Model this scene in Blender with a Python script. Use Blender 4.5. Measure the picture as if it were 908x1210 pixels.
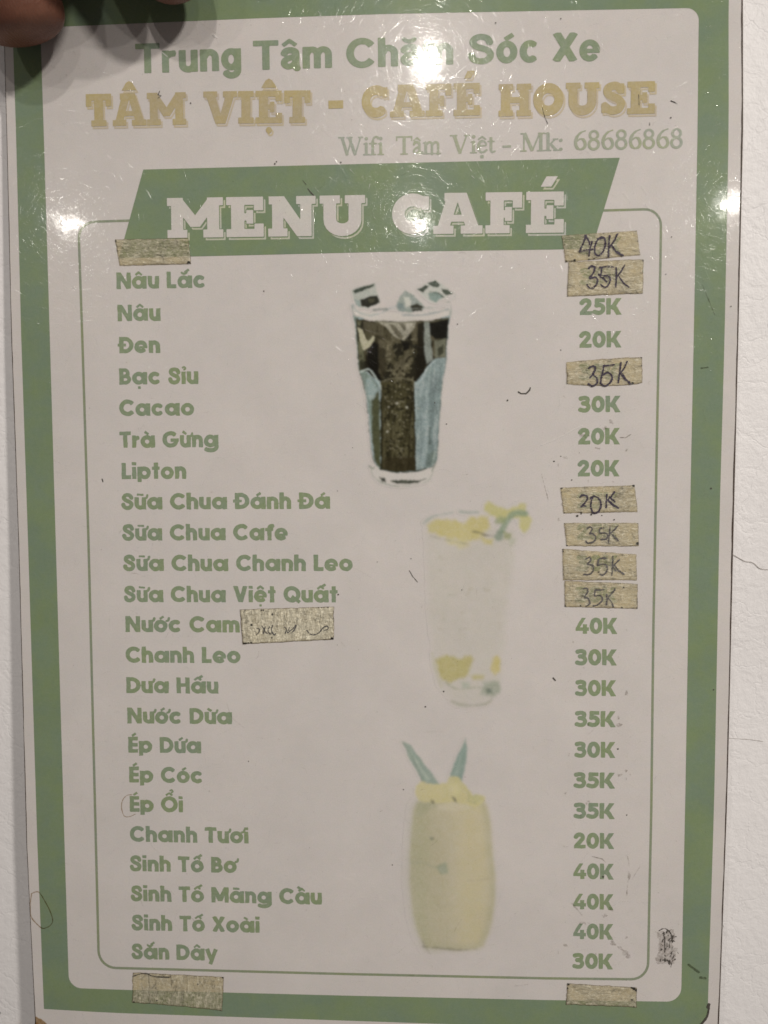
import bpy, bmesh, math, random, unicodedata
import numpy as np
from mathutils import Matrix, Vector

random.seed(7)
rng = np.random.default_rng(11)
SC = bpy.context.scene
COL = SC.collection
for o in list(bpy.data.objects):
    bpy.data.objects.remove(o)

# ------------------------------------------------------------------ camera
# the card frame: x right, y up, z out of the card; the wall behind it is vertical
LEAN = math.radians(2.0)
s_, c_ = math.sin(LEAN), math.cos(LEAN)
CARD = Matrix(((1, 0, 0, 0), (0, s_, -c_, 0), (0, c_, s_, 1.5), (0, 0, 0, 1)))
# camera pose relative to the card (solved from the printed border: 26 mm equivalent lens, 23 cm away)
R = np.array([[0.99913994, 0.00524257, 0.0411327], [-0.00283531, 0.99829124, -0.0583657], [-0.0413684, 0.05819888, 0.99744752]])
T = np.array([-0.0051093, 0.00373429, 0.23477134])
F_ = np.diag([1.0, -1.0, -1.0])
Rl = F_ @ R.T @ F_
pos = F_ @ (-R.T @ T)
camM = Matrix.Identity(4)
for i in range(3):
    for j in range(3):
        camM[i][j] = Rl[i, j]
    camM[i][3] = pos[i]
cam_data = bpy.data.cameras.new('camera')
cam = bpy.data.objects.new('camera', cam_data)
COL.objects.link(cam)
cam.matrix_world = CARD @ camM
cam_data.sensor_fit = 'HORIZONTAL'
cam_data.sensor_width = 36.0
cam_data.lens = 36.0 * 909.0 / 908.0
cam_data.clip_start = 0.01
cam_data.clip_end = 50
cam_data.dof.use_dof = True
cam_data.dof.focus_distance = 0.236
cam_data.dof.aperture_fstop = 14.0
SC.camera = cam

# ------------------------------------------------------------------ world: dim warm room
world = bpy.data.worlds.new('World')
SC.world = world
world.use_nodes = True
bg = world.node_tree.nodes['Background']
bg.inputs[0].default_value = (1.0, 0.93, 0.86, 1)
bg.inputs[1].default_value = 0.105

# ------------------------------------------------------------------ ceiling downlights
CEIL = 2.62
def downlight(x, y, power, size=0.10, col=(1, 0.95, 0.875)):
    l = bpy.data.lights.new('ceiling_downlight', 'AREA')
    l.shape = 'DISK'; l.size = size; l.energy = power; l.color = col
    o = bpy.data.objects.new('ceiling_downlight', l)
    o.location = (x, y, CEIL)
    COL.objects.link(o)
    return o
SC.view_settings.view_transform = 'Standard'
SC.view_settings.look = 'None'
SC.view_settings.exposure = 0.07
SC.view_settings.gamma = 1.0
SC.cycles.use_denoising = True
SC.cycles.filter_width = 1.6
SC.cycles.max_bounces = 6
SC.cycles.transparent_max_bounces = 12
SC.cycles.sample_clamp_indirect = 4.0

# measured print coordinates (908 x 1210 survey grid of the card) -> card millimetre plane, in metres
def uv(x, y):
    x = np.asarray(x, float); y = np.asarray(y, float)
    d = np.stack([(x - 454) / 909.0, (y - 605) / 909.0, np.ones_like(x)], -1)
    dl = d @ R                      # R^T d
    o = -R.T @ T
    t = -o[2] / dl[..., 2]
    return o[0] + t * dl[..., 0], -(o[1] + t * dl[..., 1])

def light_spot(px, py):
    """where a ceiling lamp hangs whose mirror image falls on that spot of the card"""
    u, v = uv(px, py)
    P = Vector((float(u), float(v), 0)); C = Vector(pos)
    d = P - C; d.z = -d.z
    Pw = CARD @ P; dw = CARD.to_3x3() @ d
    t = (CEIL - Pw.z) / dw.z
    return Pw + dw * t
def spotlight(x, y, power, aim, half, rad=0.04, blend=1.0, col=(1, 0.95, 0.875)):
    l = bpy.data.lights.new('ceiling_or_added_spot', 'SPOT')
    l.energy = power; l.color = col; l.shadow_soft_size = rad
    l.spot_size = math.radians(2 * half); l.spot_blend = blend
    o = bpy.data.objects.new('ceiling_or_added_spot', l)
    o.location = (x, y, CEIL - 0.03)
    u, v = uv(*aim)
    d = CARD @ Vector((float(u), float(v), 0)) - o.location
    o.rotation_euler = d.to_track_quat('-Z', 'Y').to_euler()
    COL.objects.link(o)
    return o
q = light_spot(504, 58); spotlight(q.x, q.y, 34.0, (880, 300), 10.5, 0.030)
q = light_spot(495, 250); spotlight(q.x, q.y, 20.0, (780, 330), 9.5, 0.030)
spotlight(1.45, -1.70, 120.0, (820, 300), 10.5, 0.10)  # added lamp without a mirror image, lights the card without more glare
q = light_spot(82, 265); downlight(q.x, q.y, 18.0)
q = light_spot(868, 239); downlight(q.x, q.y, 26.0)

# ------------------------------------------------------------------ material helpers
def mat_new(name):
    m = bpy.data.materials.new(name); m.use_nodes = True
    nt = m.node_tree
    for n in list(nt.nodes): nt.nodes.remove(n)
    out = nt.nodes.new('ShaderNodeOutputMaterial')
    b = nt.nodes.new('ShaderNodeBsdfPrincipled')
    nt.links.new(b.outputs[0], out.inputs[0])
    return m, nt, b, out
def N(nt, t, **kw):
    n = nt.nodes.new(t)
    for k, v in kw.items():
        if k.startswith('i_'):
            n.inputs[int(k[2:])].default_value = v
        else:
            setattr(n, k, v)
    return n
def math_(nt, op, a, b=None, clamp=False):
    n = nt.nodes.new('ShaderNodeMath'); n.operation = op; n.use_clamp = clamp
    for i, v in enumerate((a, b)):
        if v is None: continue
        if isinstance(v, (int, float)): n.inputs[i].default_value = v
        else: nt.links.new(v, n.inputs[i])
    return n.outputs[0]
def vmath(nt, op, a, b=None, s=None):
    n = nt.nodes.new('ShaderNodeVectorMath'); n.operation = op
    for i, v in enumerate((a, b)):
        if v is None: continue
        if isinstance(v, tuple): n.inputs[i].default_value = v
        else: nt.links.new(v, n.inputs[i])
    if s is not None:
        if isinstance(s, (int, float)): n.inputs['Scale'].default_value = s
        else: nt.links.new(s, n.inputs['Scale'])
    return n.outputs['Value'] if op in ('DOT_PRODUCT', 'LENGTH') else n.outputs[0]
def mixc(nt, fac, a, b, mode='MIX'):
    n = nt.nodes.new('ShaderNodeMix'); n.data_type = 'RGBA'; n.blend_type = mode
    for sock, v in ((n.inputs[0], fac), (n.inputs[6], a), (n.inputs[7], b)):
        if isinstance(v, (int, float)): sock.default_value = v
        elif isinstance(v, tuple): sock.default_value = (*v[:3], 1)
        else: nt.links.new(v, sock)
    return n.outputs[2]
def noise(nt, vec, scale, detail=2.0, rough=0.5, out='Fac', dist=0.0):
    n = nt.nodes.new('ShaderNodeTexNoise')
    n.inputs['Scale'].default_value = scale; n.inputs['Detail'].default_value = detail
    n.inputs['Roughness'].default_value = rough; n.inputs['Distortion'].default_value = dist
    if vec is not None: nt.links.new(vec, n.inputs['Vector'])
    return n.outputs[out]
def ramp(nt, v, lo, hi, a=0.0, b=1.0):
    n = nt.nodes.new('ShaderNodeMapRange'); n.clamp = True
    nt.links.new(v, n.inputs[0])
    for i, k in enumerate((lo, hi, a, b)): n.inputs[i + 1].default_value = k
    return n.outputs[0]
def srgb(r, g, b):
    f = lambda c: (c / 255 / 12.92) if c / 255 <= 0.04045 else ((c / 255 + 0.055) / 1.055) ** 2.4
    return (f(r), f(g), f(b))

# hairline scratches and slow waviness of the laminating film, as a surface normal
def film_group():
    g = bpy.data.node_groups.new('laminating_film', 'ShaderNodeTree')
    g.interface.new_socket('Normal', in_out='OUTPUT', socket_type='NodeSocketVector')
    g.interface.new_socket('Grain', in_out='OUTPUT', socket_type='NodeSocketFloat')
    nt = g
    out = nt.nodes.new('NodeGroupOutput')
    geo = nt.nodes.new('ShaderNodeNewGeometry')
    tc = nt.nodes.new('ShaderNodeTexCoord')
    tr = nt.nodes.new('ShaderNodeVectorTransform'); tr.vector_type = 'VECTOR'; tr.convert_from = 'OBJECT'; tr.convert_to = 'WORLD'
    P = tc.outputs['Object']
    total = None
    K = 18
    for i in range(K):
        a = math.pi * i / K + 0.13 * math.sin(i * 5.1)
        mp = nt.nodes.new('ShaderNodeMapping'); mp.vector_type = 'TEXTURE'
        mp.inputs['Rotation'].default_value = (0, 0, a)
        mp.inputs['Location'].default_value = (0.37 * i, 0.61 * i, 0)
        nt.links.new(P, mp.inputs['Vector'])
        # bend each family a little so the hairlines are not ruler straight
        w = noise(nt, P, 22 + 3 * i, 1, 0.5, 'Color')
        wv = vmath(nt, 'SCALE', vmath(nt, 'SUBTRACT', w, (0.5, 0.5, 0.5)), s=0.004)
        v0 = vmath(nt, 'ADD', mp.outputs[0], wv)
        v = vmath(nt, 'MULTIPLY', v0, (90.0 + 14 * (i % 4), 3600.0, 1.0))
        n1 = noise(nt, v, 1.0, 0.0, 0.5)
        m = ramp(nt, n1, 0.72, 0.78)
        sgn = math_(nt, 'SUBTRACT', noise(nt, v, 1.9, 0.0, 0.5), 0.5)
        amt = math_(nt, 'MULTIPLY', m, math_(nt, 'MULTIPLY', sgn, 0.42))
        perp = (-math.sin(a), math.cos(a), 0.0)
        pv = nt.nodes.new('ShaderNodeCombineXYZ')
        for k in range(3): pv.inputs[k].default_value = perp[k]
        t = vmath(nt, 'SCALE', pv.outputs[0], s=amt)
        total = t if total is None else vmath(nt, 'ADD', total, t)
    # wear is patchy
    patch = ramp(nt, noise(nt, P, 30, 3, 0.6), 0.35, 0.65, 0.25, 1.0)
    total = vmath(nt, 'SCALE', total, s=patch)
    # orange-peel waviness of hot laminate
    wv2 = vmath(nt, 'SUBTRACT', noise(nt, P, 420, 2, 0.5, 'Color'), (0.5, 0.5, 0.5))
    total = vmath(nt, 'ADD', total, vmath(nt, 'SCALE', vmath(nt, 'MULTIPLY', wv2, (1, 1, 0)), s=0.010))
    wv3 = vmath(nt, 'SUBTRACT', noise(nt, P, 90, 1, 0.5, 'Color'), (0.5, 0.5, 0.5))
    total = vmath(nt, 'ADD', total, vmath(nt, 'SCALE', vmath(nt, 'MULTIPLY', wv3, (1, 1, 0)), s=0.010))
    nt.links.new(total, tr.inputs[0])
    nn = vmath(nt, 'NORMALIZE', vmath(nt, 'ADD', geo.outputs['Normal'], tr.outputs[0]))
    nt.links.new(nn, out.inputs['Normal'])
    gr = math_(nt, 'ADD', math_(nt, 'MULTIPLY', noise(nt, P, 2600, 2, 0.6), 0.6), math_(nt, 'MULTIPLY', noise(nt, P, 60, 3, 0.6), 0.4))
    nt.links.new(gr, out.inputs['Grain'])
    return g
FILM = film_group()
PAPER = (0.60, 0.562, 0.546)

def print_mat(name, ink, mottle=0.10, attr=False, paper=PAPER):
    """ink printed on paper under glossy film; ink = transmittance over the paper"""
    m, nt, b, out = mat_new(name)
    fg = nt.nodes.new('ShaderNodeGroup'); fg.node_tree = FILM
    tc = nt.nodes.new('ShaderNodeTexCoord'); P = tc.outputs['Object']
    g = fg.outputs['Grain']
    base = mixc(nt, ramp(nt, noise(nt, P, 26, 3, 0.6), 0.3, 0.7), tuple(c * 0.985 for c in paper), tuple(min(1, c * 1.03) for c in (paper[0], paper[1] * .992, paper[2] * .985)))
    chroma = vmath(nt, 'MULTIPLY', vmath(nt, 'SUBTRACT', noise(nt, P, 480, 2, 0.6, 'Color'), (0.5, 0.5, 0.5)), (.05, .035, .07))
    base = mixc(nt, 1.0, base, vmath(nt, 'ADD', chroma, (1.0, 1.0, 1.0)), 'MULTIPLY')
    base = mixc(nt, 1.0, base, mixc(nt, ramp(nt, g, 0.38, 0.62), (0.95, 0.95, 0.95), (1.045, 1.045, 1.045)), 'MULTIPLY')
    if attr:
        at = nt.nodes.new('ShaderNodeAttribute'); at.attribute_name = 'ink'
        col = mixc(nt, 1.0, base, at.outputs['Color'], 'MULTIPLY')
    else:
        i2 = (ink[0] * 1.05, ink[1] * 1.03, ink[2] * 0.90)
        i1 = (ink[0] * 0.97, ink[1] * 0.97, ink[2] * 1.08)
        ik = mixc(nt, ramp(nt, noise(nt, P, 75, 3, 0.65), 0.36, 0.64), i1, i2)
        ik = mixc(nt, ramp(nt, noise(nt, P, 900, 2, 0.7), 0.35, 0.7, 0, mottle), ik, (1, 1, 1))
        col = mixc(nt, 1.0, base, ik, 'MULTIPLY')
    nt.links.new(col, b.inputs['Base Color'])
    b.inputs['Roughness'].default_value = 0.25
    b.inputs['Specular IOR Level'].default_value = 0.07
    b.inputs['Coat Weight'].default_value = 0.115
    b.inputs['Coat Roughness'].default_value = 0.055
    b.inputs['Coat IOR'].default_value = 1.5
    nt.links.new(fg.outputs['Normal'], b.inputs['Coat Normal'])
    nt.links.new(fg.outputs['Normal'], b.inputs['Normal'])
    return m
# white paper: the ink tint is neutralised
M_PAPER = print_mat('laminated_paper_sheet', (1, 1, 1), attr=False)
for n in M_PAPER.node_tree.nodes:
    if n.type == 'MIX' and abs(n.inputs[6].default_value[0] - 0.97) < 1e-3 and abs(n.inputs[7].default_value[0] - 1.05) < 1e-3:
        n.inputs[6].default_value = (1, 1, 1, 1); n.inputs[7].default_value = (1, 1, 1, 1)
GREEN = (0.312, 0.445, 0.285)
M_GREEN = print_mat('green_border_ink', GREEN, 0.03)
M_LINE = print_mat('green_line_ink', (0.39, 0.48, 0.335), 0.10)
M_TEXT = print_mat('green_text_ink', (0.365, 0.497, 0.318), 0.12)
M_TITLE = print_mat('green_title_ink', (0.385, 0.515, 0.355), 0.12)
M_WIFI = print_mat('pale_green_ink', (0.56, 0.66, 0.51), 0.2)
M_GOLD = print_mat('gold_ink', (0.73, 0.655, 0.38), 0.16)
M_GOLD2 = print_mat('pale_gold_ink', (0.87, 0.81, 0.64), 0.14)
M_KNOCK = print_mat('knockout_paper', (1, 1, 1)); 
for n in M_KNOCK.node_tree.nodes:
    if n.type == 'MIX' and abs(n.inputs[7].default_value[0] - 1.05) < 1e-3:
        n.inputs[6].default_value = (0.97, 1, .96, 1); n.inputs[7].default_value = (1, 1, 1, 1)
M_KNOCK2 = print_mat('faded_outline_ink', (0.78, 0.86, 0.74), 0.15)
M_IMG = print_mat('colour_print', None, attr=True)

# ------------------------------------------------------------------ object helpers
def add(name, verts, faces, mat, parent=None, smooth=False):
    me = bpy.data.meshes.new(name)
    me.from_pydata(verts, [], faces)
    me.materials.append(mat)
    if smooth: me.polygons.foreach_set('use_smooth', [True] * len(me.polygons))
    me.update()
    o = bpy.data.objects.new(name, me)
    COL.objects.link(o)
    if parent is not None: o.parent = parent
    return o
def tag(o, label=None, cat=None, group=None, kind=None):
    if label: o['label'] = label
    if cat: o['category'] = cat
    if group: o['group'] = group
    if kind: o['kind'] = kind
    return o

# ------------------------------------------------------------------ 2-D shape fields -> meshes
def seg_box(X, Y, a, b, w):
    ax, ay = a; bx, by = b
    L = math.hypot(bx - ax, by - ay) + 1e-9
    dx, dy = (bx - ax) / L, (by - ay) / L
    u = (X - ax) * dx + (Y - ay) * dy - L / 2
    v = -(X - ax) * dy + (Y - ay) * dx
    qx = np.abs(u) - L / 2; qy = np.abs(v) - w / 2
    return np.hypot(np.maximum(qx, 0), np.maximum(qy, 0)) + np.minimum(np.maximum(qx, qy), 0)
def sd_poly(X, Y, pts):
    d = np.full(X.shape, 1e9); s = np.ones(X.shape)
    n = len(pts)
    for i in range(n):
        ax, ay = pts[i]; bx, by = pts[i - 1]
        ex, ey = bx - ax, by - ay
        wx, wy = X - ax, Y - ay
        t = np.clip((wx * ex + wy * ey) / (ex * ex + ey * ey + 1e-12), 0, 1)
        d = np.minimum(d, (wx - ex * t) ** 2 + (wy - ey * t) ** 2)
        c1 = Y >= ay; c2 = Y < by; c3 = ex * wy > ey * wx
        flip = (c1 & c2 & c3) | (~c1 & ~c2 & ~c3)
        s = np.where(flip, -s, s)
    return s * np.sqrt(d)
def prim_d(X, Y, p):
    k = p[0]
    if k == 's':
        pts, w = p[1], p[2]
        d = np.full(X.shape, 1e9)
        for i in range(len(pts) - 1):
            d = np.minimum(d, seg_box(X, Y, pts[i], pts[i + 1], w))
            if i: d = np.minimum(d, np.hypot(X - pts[i][0], Y - pts[i][1]) - w / 2)
        if pts[0] == pts[-1]: d = np.minimum(d, np.hypot(X - pts[0][0], Y - pts[0][1]) - w / 2)
        return d
    if k == 'v':
        pts, ws = p[1], p[2]
        if not hasattr(ws, '__len__'): ws = [ws] * len(pts)
        d = np.full(X.shape, 1e9)
        for i in range(len(pts) - 1):
            ax, ay = pts[i]; bx, by = pts[i + 1]
            ex, ey = bx - ax, by - ay
            t = np.clip(((X - ax) * ex + (Y - ay) * ey) / (ex * ex + ey * ey + 1e-12), 0, 1)
            d = np.minimum(d, np.hypot(X - ax - ex * t, Y - ay - ey * t) - (ws[i] * (1 - t) + ws[i + 1] * t) / 2)
        return d
    if k == 'p': return sd_poly(X, Y, p[1])
    if k == 'c': return np.hypot(X - p[1], Y - p[2]) - p[3]
def shift(p, dx, dy):
    if p[0] in ('s', 'v', 'p'): return (p[0], [(x + dx, y + dy) for x, y in p[1]], *p[2:])
    if p[0] == 'c': return ('c', p[1] + dx, p[2] + dy, p[3])
    if p[0] == '-': return ('-', shift(p[1], dx, dy))
def bbox(p):
    if p[0] == '-': return (1e9, 1e9, -1e9, -1e9)
    if p[0] == 'c': return (p[1] - p[3], p[2] - p[3], p[1] + p[3], p[2] + p[3])
    w = 0 if p[0] == 'p' else (max(p[2]) if hasattr(p[2], '__len__') else p[2]) / 2
    xs = [q[0] for q in p[1]]; ys = [q[1] for q in p[1]]
    return (min(xs) - w, min(ys) - w, max(xs) + w, max(ys) + w)

def field(groups, cell, pad=0.1):
    """groups: list of primitive lists (one per glyph). returns x0,y0,F with F>0 inside"""
    bbs = []
    for g in groups:
        b = [bbox(p) for p in g]
        bbs.append((min(q[0] for q in b) - pad, min(q[1] for q in b) - pad, max(q[2] for q in b) + pad, max(q[3] for q in b) + pad))
    x0 = min(b[0] for b in bbs); y0 = min(b[1] for b in bbs); x1 = max(b[2] for b in bbs); y1 = max(b[3] for b in bbs)
    W = int((x1 - x0) / cell) + 2; H = int((y1 - y0) / cell) + 2
    Fm = np.full((H, W), -pad)
    for g, b in zip(groups, bbs):
        i0 = max(0, int((b[0] - x0) / cell)); i1 = min(W, int((b[2] - x0) / cell) + 2)
        j0 = max(0, int((b[1] - y0) / cell)); j1 = min(H, int((b[3] - y0) / cell) + 2)
        X, Y = np.meshgrid(x0 + cell * np.arange(i0, i1), y0 + cell * np.arange(j0, j1))
        f = np.full(X.shape, -1e3)
        for p in g:
            if p[0] == '-': f = np.minimum(f, prim_d(X, Y, p[1]))
            else: f = np.maximum(f, -prim_d(X, Y, p))
        Fm[j0:j1, i0:i1] = np.maximum(Fm[j0:j1, i0:i1], f)
    return x0, y0, cell, Fm

def march(x0, y0, cell, Fm, merge=True):
    """filled marching squares -> (verts Nx2, faces)"""
    H, W = Fm.shape
    I = Fm > 0
    gid = lambda j, i: j * W + i
    HO = H * W; VO = 2 * H * W
    faces = []
    full = I[:-1, :-1] & I[:-1, 1:] & I[1:, :-1] & I[1:, 1:]
    if merge:
        for j in np.nonzero(full.any(1))[0]:
            r = np.concatenate([[0], full[j].astype(int), [0]]); dd = np.diff(r)
            for a, b in zip(np.nonzero(dd == 1)[0], np.nonzero(dd == -1)[0]):
                faces.append((gid(j, a), gid(j, b), gid(j + 1, b), gid(j + 1, a)))
    else:
        for j, i in zip(*np.nonzero(full)):
            faces.append((gid(j, i), gid(j, i + 1), gid(j + 1, i + 1), gid(j + 1, i)))
    anyin = (I[:-1, :-1] | I[:-1, 1:] | I[1:, :-1] | I[1:, 1:]) & ~full
    for j, i in zip(*np.nonzero(anyin)):
        cs = ((j, i), (j, i + 1), (j + 1, i + 1), (j + 1, i))
        es = (HO + gid(j, i), VO + gid(j, i + 1), HO + gid(j + 1, i), VO + gid(j, i))
        poly = []
        for k in range(4):
            a = I[cs[k]]; b = I[cs[(k + 1) % 4]]
            if a: poly.append(gid(*cs[k]))
            if a != b: poly.append(es[k])
        if len(poly) >= 3: faces.append(tuple(poly))
    if not faces: return np.zeros((0, 2)), []
    flat = np.fromiter((v for f in faces for v in f), dtype=np.int64)
    uq, inv = np.unique(flat, return_inverse=True)
    base = uq % (H * W); kind = uq // (H * W); jj = base // W; ii = base % W
    X = x0 + cell * ii.astype(float); Y = y0 + cell * jj.astype(float)
    h = kind == 1; v = kind == 2
    def tt(f0, f1): return np.clip(f0 / (f0 - f1 + 1e-12), 0.02, 0.98)
    X[h] += cell * tt(Fm[jj[h], ii[h]], Fm[jj[h], np.minimum(ii[h] + 1, W - 1)])
    Y[v] += cell * tt(Fm[jj[v], ii[v]], Fm[np.minimum(jj[v] + 1, H - 1), ii[v]])
    out = []; k = 0
    for f in faces:
        out.append(tuple(int(q) for q in inv[k:k + len(f)])); k += len(f)
    return np.stack([X, Y], 1), out

Z = lambda k: 0.00003 * k
def flat_px(name, prims, z, mat, parent, cell=0.5, warp=None, noise_amt=None):
    """shape given in survey coordinates, lying on the card at layer z"""
    x0, y0, c, Fm = field([prims] if not isinstance(prims[0], list) else prims, cell, 2.0)
    if noise_amt is not None:
        Fm = Fm - noise_amt(x0, y0, c, Fm.shape)
    P, fs = march(x0, y0, c, Fm)
    u, v = uv(P[:, 0], P[:, 1])
    fs = [f[::-1] for f in fs]
    return add(name, [(a, b, z) for a, b in zip(u, v)], fs, mat, parent)

def vnoise(X, Y, sc, seed=0):
    r = np.random.default_rng(seed); G = r.random((64, 64))
    x = X / sc; y = Y / sc
    xi = np.floor(x).astype(int); yi = np.floor(y).astype(int)
    fx = x - xi; fy = y - yi; fx = fx * fx * (3 - 2 * fx); fy = fy * fy * (3 - 2 * fy)
    g = lambda a, b: G[a % 64, b % 64]
    return (g(yi, xi) * (1 - fx) + g(yi, xi + 1) * fx) * (1 - fy) + (g(yi + 1, xi) * (1 - fx) + g(yi + 1, xi + 1) * fx) * fy
def fbm(X, Y, sc, seed=0, o=4):
    s = 0; a = 0.5; t = 0
    for k in range(o):
        s = s + a * vnoise(X, Y, sc / 2 ** k, seed + k * 7); t += a; a *= 0.55
    return s / t

# ------------------------------------------------------------------ lettering: every glyph drawn from strokes
def arc(cx, cy, rx, ry, a0, a1, n=None):
    n = n or max(4, int(abs(a1 - a0) / 14))
    return [(cx + rx * math.cos(math.radians(a0 + (a1 - a0) * i / n)), cy + ry * math.sin(math.radians(a0 + (a1 - a0) * i / n))) for i in range(n + 1)]
def ring(cx, cy, rx, ry):
    p = arc(cx, cy, rx, ry, 0, 360, 28); p[-1] = p[0]; return p
def cr(pts, n=5):
    out = []
    P = [pts[0]] + list(pts) + [pts[-1]]
    for i in range(1, len(P) - 2):
        for k in range(n):
            t = k / n
            out.append(tuple(0.5 * ((2 * P[i][d]) + (-P[i - 1][d] + P[i + 1][d]) * t + (2 * P[i - 1][d] - 5 * P[i][d] + 4 * P[i + 1][d] - P[i + 2][d]) * t * t + (-P[i - 1][d] + 3 * P[i][d] - 3 * P[i + 1][d] + P[i + 2][d]) * t ** 3) for d in (0, 1)))
    out.append(pts[-1])
    return out
S_ = lambda w, *p: ('s', list(p), w)
def Sp(w, pts): return ('s', pts, w)

def avant(c):
    """heavy geometric sans, single-storey a"""
    w = .245; h = w / 2; xh = .755; R = .39
    ro = ring(R, xh / 2, R - h, xh / 2 + .01 - h)
    def st(x, y0=0, y1=xh): return S_(w, (x, y0), (x, y1))
    if c == 'a': return [Sp(w, ro), st(2 * R - .02)], 2 * R - .02 + h
    if c == 'o': return [Sp(w, ro)], 2 * R
    if c == 'c': return [Sp(w, arc(R, xh / 2, R - h, xh / 2 + .01 - h, 42, 318))], .74
    if c == 'e': return [Sp(w, arc(R, xh / 2, R - h, xh / 2 + .01 - h, 0, 318)), S_(.125, (.1, xh / 2 - .025), (2 * R - .01, xh / 2 - .025))], 2 * R
    if c == 'p': return [Sp(w, ring(R + .03, xh / 2, R - h, xh / 2 + .01 - h)), st(h, -.2, xh)], 2 * R + .03
    if c == 'g': return [Sp(w, ro), st(2 * R - .02, .0), Sp(w, arc(R + .005, -.0, R - .025, .19, 0, -150))], 2 * R - .02 + h
    if c == 'u': return [st(h, .3), Sp(w, arc(.335, .32, .335 - h, .33 - h, 180, 360)), st(.67 - h)], .67
    if c == 'n': return [st(h), Sp(w, arc(.335, .435, .335 - h, .33 - h, 180, 0)), st(.67 - h, 0, .45)], .67
    if c == 'h': return [st(h, 0, 1.02), Sp(w, arc(.335, .435, .335 - h, .33 - h, 180, 0)), st(.67 - h, 0, .45)], .67
    if c == 'm': return [st(h), Sp(w, arc(.31, .45, .31 - h, .315 - h, 180, 0)), st(.62 - h, 0, .45), Sp(w, arc(.31 + .62 - w, .45, .31 - h, .315 - h, 180, 0)), st(1.24 - w - h, 0, .45)], 1.24 - w
    if c == 'i': return [st(h), S_(w, (h, .85), (h, 1.03))], w
    if c == 'ı': return [st(h)], w
    if c == 'r': return [st(h), Sp(w, arc(.44, .36, .44 - h, .39 - h, 180, 95))], .46
    if c == 't': return [st(.24, 0, 1.0), S_(.19, (0, xh - .095), (.46, xh - .095))], .46
    if c == 'f': return [st(.24, 0, .75), Sp(w, arc(.24 + .19, .73, .19, .16, 180, 80)), S_(.18, (0, xh - .09), (.46, xh - .09))], .47
    if c == 'y': return [S_(w, (.1, xh), (.36, .06)), S_(w, (.66, xh), (.28, -.24))], .76
    if c == 'N': return [S_(w, (h, 0), (h, 1)), S_(w, (.86 - h, 0), (.86 - h, 1)), ('p', [(0, 1), (.27, 1), (.86, 0), (.59, 0)])], .86
    if c == 'L': return [S_(w, (h, 0), (h, 1)), S_(.23, (0, .115), (.56, .115))], .56
    if c in 'DĐ':
        g = [S_(w, (h, 0), (h, 1)), Sp(w, [(.05, 1 - h), (.32, 1 - h)] + arc(.34, .5, .5 - h, .5 - h, 90, -90) + [(.05, h)])]
        if c == 'Đ': g.append(S_(.17, (-.1, .5), (.4, .5)))
        return g, .83
    if c == 'B': return [S_(w, (h, 0), (h, 1)), Sp(.22, [(.05, .89), (.3, .89)] + arc(.32, .70, .19, .19, 90, -90) + [(.05, .51)]), Sp(.22, [(.05, .51), (.34, .51)] + arc(.36, .31, .22, .20, 90, -90) + [(.05, .11)])], .70
    if c == 'S': return [Sp(.235, cr([(.585, .70), (.50, .86), (.34, .905), (.17, .84), (.15, .67), (.30, .55), (.48, .46), (.575, .31), (.50, .15), (.32, .095), (.15, .155), (.085, .32)]))], .69
    if c == 'C': return [Sp(w, arc(.5, .5, .5 - h, .51 - h, 40, 320))], .90
    if c == 'G': return [Sp(w, arc(.5, .5, .5 - h, .51 - h, 42, 345)), S_(.2, (.5, .45), (1.0, .45))], 1.0
    if c == 'O': return [Sp(w, ring(.51, .5, .51 - h, .51 - h))], 1.02
    if c == 'Q': return [Sp(w, ring(.51, .5, .51 - h, .51 - h)), S_(.2, (.50, .36), (.98, .0))], 1.02
    if c == 'T': return [S_(w, (.35, 0), (.35, 1)), S_(.22, (0, .89), (.70, .89))], .70
    if c == 'V': return [('p', [(0, 1), (.27, 1), (.43, .42), (.59, 1), (.86, 1), (.56, 0), (.30, 0)])], .86
    if c == 'H': return [S_(w, (h, 0), (h, 1)), S_(w, (.78 - h, 0), (.78 - h, 1)), S_(.22, (.1, .52), (.7, .52))], .78
    if c == 'E': return [S_(w, (h, 0), (h, 1))] + [S_(.215, (.05, y), (.58, y)) for y in (.107, .5, .893)], .58
    if c == 'M': return [S_(w, (h, 0), (h, 1)), S_(w, (1.06 - h, 0), (1.06 - h, 1)), ('p', [(0, 1), (.26, 1), (.53, .48), (.80, 1), (1.06, 1), (.66, .1), (.40, .1)])], 1.06
    if c == 'X': return [S_(.25, (.12, 0), (.66, 1)), S_(.25, (.12, 1), (.66, 0)), ('-', ('p', [(-.2, 1), (1.1, 1), (1.1, 1.3), (-.2, 1.3)])), ('-', ('p', [(-.2, 0), (1.1, 0), (1.1, -.3), (-.2, -.3)]))], .78
    return [], .36
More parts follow.
